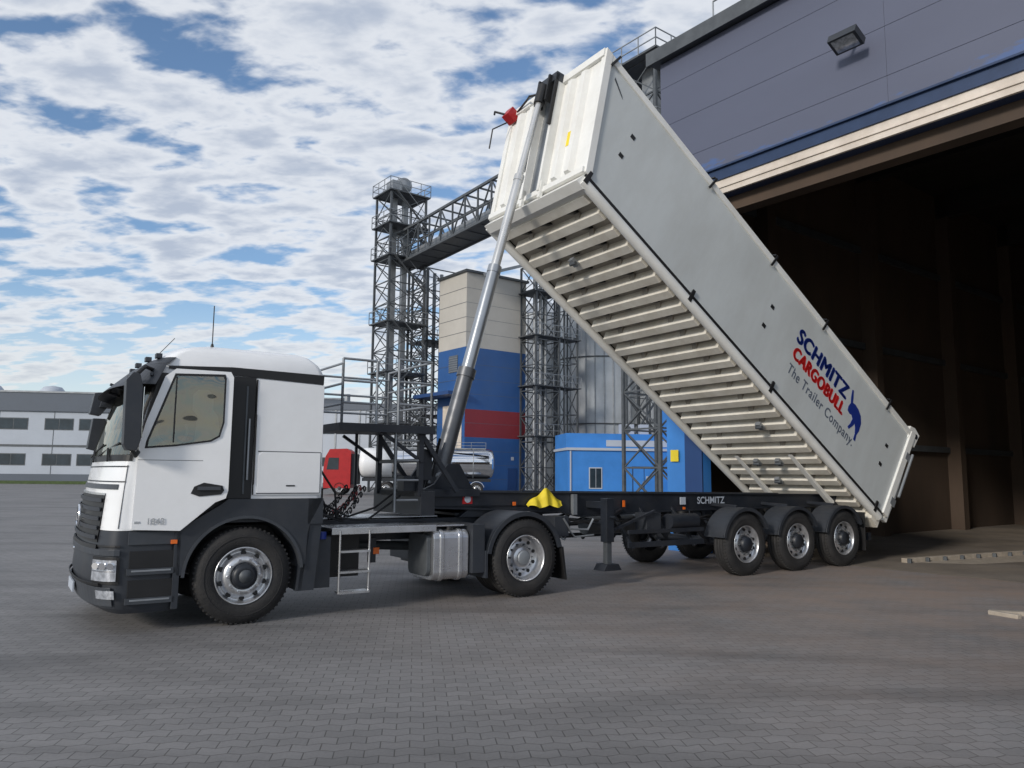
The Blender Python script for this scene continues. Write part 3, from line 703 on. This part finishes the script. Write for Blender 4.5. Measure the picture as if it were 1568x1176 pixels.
for k in(.42,.22): c.cyl((x+.1-.1*k/.42,1.6,z+k),(x+.1-.1*k/.42,2.3,z+k),.012,STEEL,6)
c.obj('tarp_drive',tr,.01,**BL)
c=MB()
c.box(-8.8,0,N0+.05,N1-.05,-.04,.0,UNDERD)
nb=25
for i in range(nb):
    p=-8.50+i*(8.25/(nb-1)); w=.075
    prof=[(p-w-.03,-.04),(p-w,-.19),(p+w,-.19),(p+w+.03,-.04)]
    c.prism(prof,N0+.16,N1-.20,UNDERW)
    c.prism([(p-w-.03,-.04),(p-w*.6,-.12),(p+w*.6,-.12),(p+w+.03,-.04)],N0+.05,N0+.16,UNDERW)
    for y in(.60,1.30,1.85): c.prism([(p+w-.0,-.192),(p+w+.13,-.05),(p+w+.02,-.05)],y,y+.11,BLACK)
    for y in(.60,1.85): c.prism([(p-w-.10,-.05),(p-w-.02,-.05),(p-w-.0,-.15)],y,y+.11,UNDERD)
c.obj('floor_crossmembers',tr,.004,**BL)
c=MB()
for y in(.62,1.84): c.box(-8.7,-.1,y,y+.09,-.055,-.042,UNDERD)
for p,y in((7.6,1.3),(2.0,.9),(2.0,1.4),(1.4,1.3),(3.1,.6)):
    c.box(-p-.08,-p+.08,y,y+.10,-.26,-.19,STEEL); c.cyl((-p,y-.02,-.26),(-p,y+.12,-.26),.03,STEELD,10)
for y in(.55,1.80): c.prism([(-2.2,-.20),(0.0,-.20),(.0,-.34),(-.7,-.30)],y,y+.10,FRONTW)
c.prism([(-.35,-.04),(.0,-.04),(.0,-.3),(-.25,-.25)],N0+.05,N1-.05,UNDERW)
c.obj('underside_fittings',tr,.004,**BL)
def lettering(name,body,p0,q,size,width,mat,off=.0,sp=1.0):
    t=bpy.data.curves.new(name,'FONT'); t.body=body; t.size=size; t.offset=off; t.extrude=.001; t.space_character=sp
    o=bpy.data.objects.new(name,t); scene.collection.objects.link(o); bpy.context.view_layer.update()
    k=width/max(o.dimensions.x,.01)
    t.materials.append(mat)
    M=Matrix.Translation((11.8,0,.9))@Matrix.Rotation(R(35),4,'Y')@Matrix.Translation((-p0,N0-.004,q))@Matrix.Rotation(R(90),4,'X')@Matrix.Diagonal((k,1,1,1))
    o.parent=tr; o.matrix_local=M
for nm,bd,p0,q,sz,wd,mt in(('lettering_blue','SCHMITZ',3.80,1.11,.40,1.66,BLUETX),('lettering_red','CARGOBULL',3.74,.79,.33,1.66,REDTX)):
    for k,(dx,dz) in enumerate(((0,0),(.022,0),(-.022,0),(0,.014),(0,-.014),(.011,0.01),(-.011,-.01))):
        lettering(nm,bd,p0+dx,q+dz,sz,wd,mt,.0,1.08)
lettering('lettering_grey','The Trailer Company.',3.72,.47,.27,2.2,GREYTX,.002,1.12)
c=MB()
bull=[(-2.02,1.42),(-1.96,1.30),(-1.92,1.20),(-1.84,1.22),(-1.72,1.20),(-1.60,1.14),(-1.52,1.02),(-1.50,.86),(-1.53,.74),(-1.50,.62),(-1.57,.62),(-1.58,.74),(-1.63,.84),(-1.68,.90),(-1.72,.80),(-1.78,.70),(-1.83,.72),(-1.79,.82),(-1.78,.93),(-1.84,.98),(-1.90,.96),(-1.98,.98),(-2.00,1.06),(-1.97,1.16),(-2.02,1.26),(-2.06,1.40)]
c.prism([(x+.03,z) for x,z in bull],N0-.005,N0-.001,BLUETX)
c.obj('bull_emblem',tr,**BL)

# ============================================================ WAREHOUSE
GR=37.5
P0w=(7.83,11.2,0)
wh=empty('warehouse',P0w,GR)
c=MB()
K1=7.25; KJ=6.27; KR=-7
c.box(.0,.25,KJ,K1,0,7.5,BLUEA)
c.box(.0,.25,-14,KR,0,7.5,FASC)
c.box(.02,.25,-14,K1,7.5,11.1,NAVY)
rows=[8.06,8.62,9.55,10.48,11.10]
for a,b in zip(rows,rows[1:]):
    k=K1
    while k>-14:
        k2=max(-14,k-5.2); c.box(-.03,.02,k2+.004,k-.0,a+.004,b-.003,FASC); k=k2
c.obj('outer_wall',wh,.002)
c=MB()
c.box(-.10,.02,-14,K1+.02,7.80,8.06,NAVY); c.box(-.16,.02,-14,K1+.02,8.03,8.07,NAVY)
c.box(-.06,.0,-14,KJ+.4,7.50,7.80,CREAM); c.box(-.09,-.06,-14,KJ+.4,7.62,7.66,CREAM)
c.box(.25,.6,-14,KJ,7.2,7.5,BROWN)
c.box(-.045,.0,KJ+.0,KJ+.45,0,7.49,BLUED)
c.box(-.22,.5,-14.2,K1+.22,11.12,11.36,PLASTG); c.box(-.25,-.22,-14.2,K1+.25,11.08,11.40,STEELD)
c.box(-.05,-.045,KJ+.62,KJ+.84,1.9,2.15,YEL)
c.obj('door_lintel',wh,.004)
c=MB()
DX=26
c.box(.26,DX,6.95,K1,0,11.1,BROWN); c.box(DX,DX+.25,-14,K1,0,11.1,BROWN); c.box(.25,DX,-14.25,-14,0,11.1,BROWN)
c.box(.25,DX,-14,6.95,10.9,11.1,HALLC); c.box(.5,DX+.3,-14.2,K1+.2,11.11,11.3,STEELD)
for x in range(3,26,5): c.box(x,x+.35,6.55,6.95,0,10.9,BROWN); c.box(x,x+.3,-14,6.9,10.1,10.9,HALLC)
for zz in(2.4,5.2,8.0): c.box(.3,DX,6.85,6.95,zz,zz+.18,STEELD)
for k in range(-12,7,3): c.box(DX-.2,DX,k,k+.12,0,10.9,HALLC)
c.obj('hall_interior',wh)
c=MB(); c.box(.55,DX,-14,6.95,.004,.008,HALLF); c.obj('hall_floor',wh)
c=MB()
def wl(X,Y):
    dx,dy=X-P0w[0],Y-P0w[1]; ca,sa=math.cos(R(GR)),math.sin(R(GR)); return (dx*ca+dy*sa,-dx*sa+dy*ca)
a=wl(7.4,14.75); b=wl(10.8,16.5); e=wl(14,18.2)
c.beam((a[0],a[1],.04),(e[0],e[1],.04),.12,KERB,.1)
for i in range(14):
    t=i/14; x=a[0]+(e[0]-a[0])*t; y=a[1]+(e[1]-a[1])*t; c.box(x-.03,x+.03,y-.14,y-.07,.0,.09,STEELD)
c.add([(a[0],a[1],.012),(e[0],e[1],.012),(e[0]+.5,e[1]-1.6,.012),(a[0]+.8,a[1]-.9,.012)],[(0,1,2,3)],KERB)
c.obj('kerb',wh,.01)
c=MB()
q=wl(5.65,9.31); r_=wl(7.6,8.75)
c.beam((q[0],q[1],.02),(r_[0],r_[1],.02),.10,KERB,.05); q2=wl(5.8,9.0); c.beam((q[0],q[1],.0205),(q2[0],q2[1],.0205),.08,KERB,.05); c.obj('drain_kerb',wh,.008)
c=MB()
kk=2.55; zz=9.45
c.box(-.5,-.03,kk-.02,kk+.02,zz+.02,zz+.06,STEELD)
v=[(-.62,kk-.26,zz-.08),(-.62,kk+.26,zz-.08),(-.30,kk+.26,zz-.22),(-.30,kk-.26,zz-.22),(-.56,kk-.26,zz+.06),(-.56,kk+.26,zz+.06),(-.24,kk+.26,zz-.08),(-.24,kk-.26,zz-.08)]
c.add(v,[(4,5,6,7),(0,4,7,3),(1,2,6,5),(0,1,5,4),(3,7,6,2),(0,3,2,1)],PLAST)
def mixp(a,b,t): return tuple(a[i]+(b[i]-a[i])*t for i in range(3))
ctr=tuple(sum(p[i] for p in v[:4])/4 for i in range(3))
lens=[mixp(ctr,p,.8) for p in v[:4]]; lens=[(p[0]-.003,p[1],p[2]-.006) for p in lens]
c.add(lens,[(0,3,2,1)],LAMP)
c.obj('floodlight',wh,0)
c=MB()
for k in range(0,8):
    c.cyl((.6,6.2-.9*k,11.25),(.6,6.2-.9*k,12.4),.02,STEEL,6)
for z in(11.85,12.4): c.cyl((.6,6.2,z),(.6,-.1,z),.02,STEEL,6)
c.obj('roof_railing',wh)
# ============================================================ STEEL TOWERS
def lattice(m,x0,x1,y0,y1,z0,z1,step,leg,br,mat,x=True):
    cs=[(x0,y0),(x1,y0),(x1,y1),(x0,y1)]
    for p in cs: m.beam((*p,z0),(*p,z1),leg,mat)
    n=max(1,round((z1-z0)/step)); h=(z1-z0)/n
    for k in range(n):
        a=z0+k*h;b=a+h
        for i in range(4):
            p=cs[i];q=cs[(i+1)%4]
            m.beam((*p,b),(*q,b),br,mat)
            if x or k%2==0: m.beam((*p,a),(*q,b),br*.8,mat)
            if x or k%2==1: m.beam((*q,a),(*p,b),br*.8,mat)
def railing(m,pts,z,h,mat,w=.05):
    for a,b in zip(pts,pts[1:]):
        L=math.dist(a,b); n=max(1,round(L/1.2))
        for i in range(n+1):
            t=i/n; p=(a[0]+(b[0]-a[0])*t,a[1]+(b[1]-a[1])*t); m.beam((*p,z),(*p,z+h),w,mat)
        for k in(.5,1): m.beam((*a,z+h*k),(*b,z+h*k),w,mat)
tw=empty('steel_elevator_tower',(-10.4,69,0),GR)
c=MB()
lattice(c,-1.8,1.8,-1.4,1.4,0,27,2.1,.18,.085,STEELD)
for z in(6,10.5,15,21,24,27):
    c.box(-2.1,2.1,-1.7,1.7,z,z+.12,STEELD); railing(c,[(-2.1,-1.7),(2.1,-1.7),(2.1,1.7),(-2.1,1.7),(-2.1,-1.7)],z+.1,1.1,STEEL)
for (x,y) in((.5,.2),(-.6,.3)): c.box(x-.25,x+.25,y-.2,y+.2,0,28,STEEL)
c.lathe((.2,.2,28.3),(0,1,0),[(0,-.5),(.7,-.5),(.8,0),(.7,.5),(0,.5)],STEEL,20)
c.box(-1.3,-.3,-.6,.6,27.1,28.4,STEEL)
for k in range(0,9):
    z=3*k; s=1 if k%2 else -1
    c.beam((-1.6*s,-1.9,z),(1.6*s,-1.9,z+3),.22,STEELD,.06); c.beam((-1.6*s,-2.1,z+1),(1.6*s,-2.1,z+4),.04,STEEL)
c.obj('tower_frame',tw)
tw2=empty('steel_elevator_tower',(-7.6,73,0),GR)
c=MB(); lattice(c,-1.6,1.6,-1.4,1.4,0,21,2.1,.18,.09,STEELD)
for x in(-.8,0,.8): c.cyl((x,0,0),(x,0,21),.18,STEEL,10)
for z in(7,14): c.box(-1.9,1.9,-1.7,1.7,z,z+.1,STEELD); railing(c,[(-1.9,-1.7),(1.9,-1.7),(1.9,1.7)],z,1.1,STEEL)
c.obj('tower_frame',tw2)
ga=empty('conveyor_gallery',(-9.6,69.2,0),GR)
c=MB()
Lg=40; n=22
def gz(y): return 20.6+.045*(-y)
for x in(-1.2,1.2):
    for dz in(0,2.9): c.beam((x,0,gz(0)+dz),(x,-Lg,gz(-Lg)+dz),.2,STEELD)
    c.beam((x,0,gz(0)+1.2),(x,-Lg,gz(-Lg)+1.2),.1,STEELD)
    for k in range(n):
        a=-Lg*k/n;b=-Lg*(k+1)/n
        c.beam((x,a,gz(a)),(x,a,gz(a)+2.9),.12,STEELD)
        if k%2: c.beam((x,a,gz(a)),(x,b,gz(b)+2.9),.1,STEELD)
        else: c.beam((x,a,gz(a)+2.9),(x,b,gz(b)),.1,STEELD)
for k in range(n+1):
    a=-Lg*k/n
    for dz in(0,2.9): c.beam((-1.2,a,gz(a)+dz),(1.2,a,gz(a)+dz),.12,STEELD)
v=[(x,y,gz(y)+dz) for x in(-1.1,1.1) for y in(0,-Lg) for dz in(0,.15)]
c.add(v,[(0,1,3,2),(4,6,7,5),(0,4,5,1),(2,3,7,6),(0,2,6,4),(1,5,7,3)],STEELD)
v=[(x,y,gz(y)+dz) for x in(-.35,.35) for y in(0,-Lg) for dz in(.5,1.2)]
c.add(v,[(0,1,3,2),(4,6,7,5),(0,4,5,1),(2,3,7,6),(0,2,6,4),(1,5,7,3)],STEEL)
c.obj('gallery_truss',ga)
te=empty('steel_elevator_tower',(7.9,41.5,0),GR)
c=MB(); lattice(c,-1.3,1.3,-1.3,1.3,0,24.5,2.1,.16,.09,STEELD)
for z in(20,24.5): c.box(-1.9,1.9,-1.9,1.9,z,z+.12,STEELD); railing(c,[(-1.9,-1.9),(1.9,-1.9),(1.9,1.9),(-1.9,1.9),(-1.9,-1.9)],z,1.1,STEEL)
c.box(-.5,.5,-.4,.4,20,25.5,STEEL)
c.obj('tower_frame',te)
tf=empty('steel_support_frame',(2.4,69,0),GR)
c=MB()
lattice(c,-1.2,1.5,-1.1,1.1,0,20.5,2.2,.16,.085,STEELD)
for x in(-.5,.2,.8): c.cyl((x,0,0),(x,0,20),.16,STEEL,10)
for z in(5,9.5,14,18): c.box(-1.5,1.8,-1.3,1.3,z,z+.1,STEELD); railing(c,[(-1.5,-1.3),(1.8,-1.3)],z,1.1,STEEL)
c.beam((-1.5,-1.2,20.5),(-7,-1.2,18.5),.25,STEEL)
c.beam((2.6,.5,0),(2.6,.5,18),.14,STEELD)
c.obj('frame_members',tf)
tf2=empty('steel_support_frame',(4.9,70.5,0),GR)
c=MB()
lattice(c,-.7,.9,-.7,.7,0,19,2.4,.13,.07,STEELD,False)
for z in(9.5,14): c.box(-1.0,1.2,-.9,.9,z,z+.1,STEELD); railing(c,[(-1.0,-.9),(1.2,-.9)],z,1.1,STEEL)
c.obj('frame_members',tf2)
tg=empty('steel_support_frame',(12.2,68.5,0),GR)
c=MB(); lattice(c,-1.5,1.5,-1.2,1.2,0,11.5,2.8,.15,.08,STEELD,False); c.beam((-3,-1,5),(1.5,-1,10),.13,STEELD)
c.obj('frame_members',tg)
SILO=pmat('corrugated_silo_steel',(.46,.49,.52),.42,.45,var=.15,vscale=.5)
def silo(x,y,r,h):
    e=empty('grain_silo',(x,y,0)); c=MB(); prof=[]
    k=int(h/.22)
    for i in range(k):
        z=i*.22; prof+=[(r,z),(r-.05,z+.11)]
    prof.append((r,h)); c.lathe((0,0,0),(0,0,1),prof,SILO,72)
    c.lathe((0,0,h),(0,0,1),[(r+.15,-.1),(r+.1,0),(.6,r*.5),(.5,r*.5+.5),(0,r*.5+.5)],SILO,48)
    for i in range(32):
        t=2*math.pi*i/32; c.beam((r*1.005*math.cos(t),r*1.005*math.sin(t),0),(r*1.005*math.cos(t),r*1.005*math.sin(t),h),.10,STEEL)
    for z in(h*.33,h*.66): c.lathe((0,0,z),(0,0,1),[(r,0),(r+.12,0),(r+.12,.1),(r,.1)],STEELD,48)
    c.obj('silo_shell',e)
silo(9.0,79,4.6,20); silo(17.3,75,4.6,20); silo(3.5,90,4.6,20)
lt=empty('silo_lift_building',(-4.0,65.5,0),GR)
c=MB()
a,b=6.6,4.4
def panel(z0,z1,mr,ml):
    c.box(0,a,0,b,z0,z1,mr)
    if ml is not mr: c.box(-.03,0,0,b,z0,z1,ml)
panel(0,4.8,BLUEP,BLUEP); panel(4.8,7.2,REDP,BLUEP); panel(7.2,12.6,BLUEP,BLUEP); panel(12.6,19.2,BEIGE,BEIGE)
for z in(1.2,2.4,3.6,6.0,8.5,9.8,11.1,13.9,15.2,16.5,17.8): c.box(-.034,a,-.005,b,z,z+.025,OFFD)
c.box(-.2,a+.2,-.2,b+.2,19.2,19.4,STEELD)
c.box(-.05,-.031,1.2,2.6,10.5,12.0,OFFD)
for k in range(7): c.box(-.08,-.03,1.2,2.6,10.55+.2*k,10.6+.2*k,STEEL)
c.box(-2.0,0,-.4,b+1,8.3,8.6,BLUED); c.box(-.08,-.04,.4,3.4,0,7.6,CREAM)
c.box(4.6,5.6,-.05,-.01,0,2.2,BLUED); c.box(5.0,5.3,-.03,-.01,2.9,3.2,OFFW)
c.obj('tower_walls',lt)
an=empty('blue_annex_building',(4.35,59.5,0),8)
c=MB()
c.box(0,8.2,0,5,0,3.55,BLUEA); c.box(-.12,8.2,-.15,5.1,3.55,3.75,OFFW)
c.box(0,8.2,.6,5,3.75,4.9,BLUEA) ; c.box(3.2,8.2,.55,.6,3.9,4.4,OFFW)
c.box(5.1,7.0,-.04,-.01,0,2.35,NAVY); c.box(5.18,6.02,-.06,-.04,.05,2.27,BLUEA); c.box(6.08,6.92,-.06,-.04,.05,2.27,BLUEA); c.box(6.2,6.4,-.065,-.06,1.2,1.6,OFFW)
c.box(5.92,5.98,-.09,-.06,1.0,1.2,STEEL)
c.box(1.65,2.7,-.05,-.01,.6,2.25,OFFW); c.box(1.73,2.17,-.06,-.05,.68,2.17,OFFG); c.box(2.21,2.62,-.06,-.05,.68,2.17,OFFG)
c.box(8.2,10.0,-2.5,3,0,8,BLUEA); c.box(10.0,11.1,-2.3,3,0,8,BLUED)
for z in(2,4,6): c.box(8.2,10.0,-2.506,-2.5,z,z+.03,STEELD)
c.box(4.5,5.6,1,1.6,4.9,5.7,OFFW); c.box(6.1,6.8,1,1.6,4.9,5.7,OFFW); c.cyl((5.05,.98,5.3),(5.05,1.0,5.3),.3,STEELD,16)
c.box(.15,.25,-.1,-.01,0,3.5,OFFW); c.box(8.9,9.35,-2.53,-2.5,1.6,2.0,YEL); c.box(4.3,4.5,-.2,-.01,2.5,2.7,OFFW)
c.obj('annex_walls',an,.01)
# ============================================================ OFFICE
of=empty('office_building',(-108,103,0),9,1.2)
c=MB()
Lx=70
c.box(0,Lx,0,16,0,8.4,OFFW); c.box(-.2,Lx+.2,-.25,16,8.4,10.6,OFFD); c.box(-.3,Lx+.3,-.35,16.2,10.6,10.8,STEEL)
c.box(0,Lx,-.06,-.005,4.2,4.45,STEELD); c.box(0,Lx,-.05,-.005,0,1.0,OFFD)
x=1
while x<Lx-3:
    for z0 in(2.0,6.2):
        c.box(x,x+3.2,-.03,-.004,z0,z0+1.4,STEELD)
        for j in range(2): c.box(x+.1+1.55*j,x+1.55+1.55*j,-.05,-.03,z0+.1,z0+1.3,OFFG)
    x+=3.8 if int(x)%3 else 5.0
for k in range(0,int(Lx),6): c.box(k,k+.06,-.03,-.004,0,8.4,STEELD)
for x in(6,12,20,27,34,44,52): c.lathe((x,4,10.8),(0,0,1),[(1.4,0),(1.4,.4),(1.0,.9),(0,1.1)],OFFW,16)
c.obj('office_walls',of)
o2=empty('factory_building',(-25,96,0),-4)
c=MB(); c.box(0,18,0,12,0,9.5,OFFW); c.box(-.2,18.2,-.2,12,9.5,10.3,OFFD); c.box(1,17,-.04,-.004,6.5,7.6,OFFG); c.box(1,17,-.04,-.004,2.5,3.6,OFFG)
for k in range(0,18,3): c.box(k,k+.2,-.08,-.041,0,9.5,STEEL)
for x in(3,8,13): c.cyl((x,5,10.3),(x,5,12),.4,STEEL,10)
c.obj('factory_walls',o2)

# ============================================================ TANKER
tk=empty('tanker_truck',(-13.0,60,0),4)
c=MB()
c.lathe((1.2,0,2.45),(1,0,0),[(0,0),(.7,.04),(1.05,.2),(1.15,.5),(1.15,10.0),(1.05,10.3),(.7,10.45),(0,10.5)],CHROME,36)
for x in(2.8,4.6,6.4,8.2,10.0): c.lathe((x,0,2.45),(1,0,0),[(1.15,0),(1.18,0),(1.18,.06),(1.15,.06)],STEEL,36)
c.lathe((1.19,0,2.45),(1,0,0),[(0,-.01),(.72,.03),(1.09,.2),(1.17,.5),(1.17,2.6),(1.15,2.6)],WHITE,32)
c.box(1.5,11.4,-.5,.5,1.05,1.3,CHAS); c.box(3,11,-.3,.3,3.58,3.66,STEEL)
railing(c,[(3,-.35),(11,-.35)],3.6,.5,STEEL,.03)
c.box(5.5,7.3,-1.2,-.9,.6,1.1,ALU)
c.obj('tank',tk)
c=MB()
for x in(7.9,9.1,10.3): wheel(c,x,-1.2,1,'trailer'); wheel(c,x,1.2,-1,'trailer'); c.arc(x,.5,.56,.60,15,165,-1.2,-.8,OFFW,10)
for x in(-.1,3.4): wheel(c,x,-1.2,1,'front'); wheel(c,x,1.2,-1,'front')
c.obj('wheels',tk)
c=MB()
c.prism([(-1.3,.5),(.7,.5),(.7,3.3),(.4,3.5),(-.9,3.45),(-1.2,2.9),(-1.35,1.9)],-1.2,1.2,REDM)
c.prism([(-1.1,1.9),(-.2,1.9),(-.2,2.8),(-.95,2.8)],-1.22,-1.2,OFFG); c.box(-1.38,-1.30,-1.1,1.1,.4,.9,PLAST)
c.box(.7,1.2,-.9,.9,.8,3.1,PLAST)
c.obj('cab',tk,.03)

# ============================================================ WORLD
w=bpy.data.worlds.new('World'); scene.world=w; w.use_nodes=True
nt=w.node_tree;N=nt.nodes;L=nt.links; N.clear()
SUN_EL=22; sd=Vector((-.62,-.785,0)).normalized()
az=math.atan2(sd.x,sd.y)
sky=N.new('ShaderNodeTexSky'); sky.sky_type='NISHITA'; sky.sun_disc=False; sky.sun_elevation=R(SUN_EL); sky.sun_rotation=az; sky.air_density=1.0; sky.dust_density=.2; sky.ozone_density=3.0
bg1=N.new('ShaderNodeBackground'); bg1.inputs[1].default_value=.15; L.new(sky.outputs[0],bg1.inputs[0])
tc=N.new('ShaderNodeTexCoord'); sx=N.new('ShaderNodeSeparateXYZ'); L.new(tc.outputs['Generated'],sx.inputs[0])
def math_(op,a,b=None,cl=False):
    n=N.new('ShaderNodeMath'); n.operation=op; n.use_clamp=cl
    for i,x in enumerate((a,b)):
        if x is None: continue
        if isinstance(x,(int,float)): n.inputs[i].default_value=x
        else: L.new(x,n.inputs[i])
    return n.outputs[0]
zz=math_('ADD',math_('MAXIMUM',sx.outputs[2],0.0),.17)
px=math_('DIVIDE',sx.outputs[0],zz); py=math_('DIVIDE',sx.outputs[1],zz)
cb=N.new('ShaderNodeCombineXYZ'); L.new(px,cb.inputs[0]); L.new(py,cb.inputs[1])
def noise(scale,rot,sc,det,rough,dist=0,seed=0):
    mp=N.new('ShaderNodeMapping'); mp.inputs['Rotation'].default_value=(0,0,R(rot)); mp.inputs['Scale'].default_value=(*sc,1); mp.inputs['Location'].default_value=(seed,seed*.7,0)
    L.new(cb.outputs[0],mp.inputs[0]); n=N.new('ShaderNodeTexNoise'); n.inputs['Scale'].default_value=scale; n.inputs['Detail'].default_value=det; n.inputs['Roughness'].default_value=rough; n.inputs['Distortion'].default_value=dist
    L.new(mp.outputs[0],n.inputs['Vector']); return n.outputs['Fac']
big=noise(.8,20,(1,1.2),3,.5,0,3.1); rip=noise(6.4,32,(.75,1.2),4,.48,.2,1.7); fine=noise(18,28,(.8,1.2),4,.6,.2,5)
cov=math_('ADD',math_('ADD',math_('MULTIPLY',big,.55),math_('MULTIPLY',rip,1.0)),math_('MULTIPLY',fine,.28))
mr=N.new('ShaderNodeMapRange'); mr.interpolation_type='SMOOTHSTEP'; mr.inputs[1].default_value=.775; mr.inputs[2].default_value=.955; L.new(cov,mr.inputs[0])
mr2=N.new('ShaderNodeMapRange'); mr2.interpolation_type='SMOOTHSTEP'; mr2.inputs[1].default_value=.92; mr2.inputs[2].default_value=1.16; L.new(cov,mr2.inputs[0])
mx=N.new('ShaderNodeMix'); mx.data_type='RGBA'; L.new(mr2.outputs[0],mx.inputs[0]); mx.inputs[6].default_value=(.78,.81,.86,1); mx.inputs[7].default_value=(.47,.53,.64,1)
hz=N.new('ShaderNodeMapRange'); hz.inputs[1].default_value=.0; hz.inputs[2].default_value=.24; hz.inputs[3].default_value=1; hz.inputs[4].default_value=0; hz.interpolation_type='SMOOTHSTEP'; L.new(sx.outputs[2],hz.inputs[0])
m2=N.new('ShaderNodeMix'); m2.data_type='RGBA'; L.new(math_('MULTIPLY',hz.outputs[0],.7),m2.inputs[0]); L.new(mx.outputs[2],m2.inputs[6]); m2.inputs[7].default_value=(.76,.77,.75,1)
bg2=N.new('ShaderNodeBackground'); bg2.inputs[1].default_value=1.02; L.new(m2.outputs[2],bg2.inputs[0])
fac=math_('MAXIMUM',math_('MULTIPLY',mr.outputs[0],.93),math_('MULTIPLY',hz.outputs[0],.68),True)
ms=N.new('ShaderNodeMixShader'); L.new(fac,ms.inputs[0]); L.new(bg1.outputs[0],ms.inputs[1]); L.new(bg2.outputs[0],ms.inputs[2])
ow=N.new('ShaderNodeOutputWorld'); L.new(ms.outputs[0],ow.inputs[0])
sl=bpy.data.lights.new('sun','SUN'); sl.energy=2.4; sl.angle=R(9); sl.color=(1,.93,.84)
so=bpy.data.objects.new('sun',sl); scene.collection.objects.link(so)
dirv=Vector((sd.x*math.cos(R(SUN_EL)),sd.y*math.cos(R(SUN_EL)),math.sin(R(SUN_EL))))
so.rotation_euler=dirv.to_track_quat('Z','Y').to_euler(); so.location=(-20,-20,30)
# ============================================================ CAMERA
cd=bpy.data.cameras.new('camera'); co=bpy.data.objects.new('camera',cd); scene.collection.objects.link(co)
cd.sensor_width=36; cd.lens=27.05; cd.clip_end=3000; cd.clip_start=.05
M=Matrix.Rotation(R(90+6.78),4,'X')@Matrix.Rotation(R(.5),4,'Z')
co.matrix_world=Matrix.Translation((0,0,1.57))@M
scene.camera=co
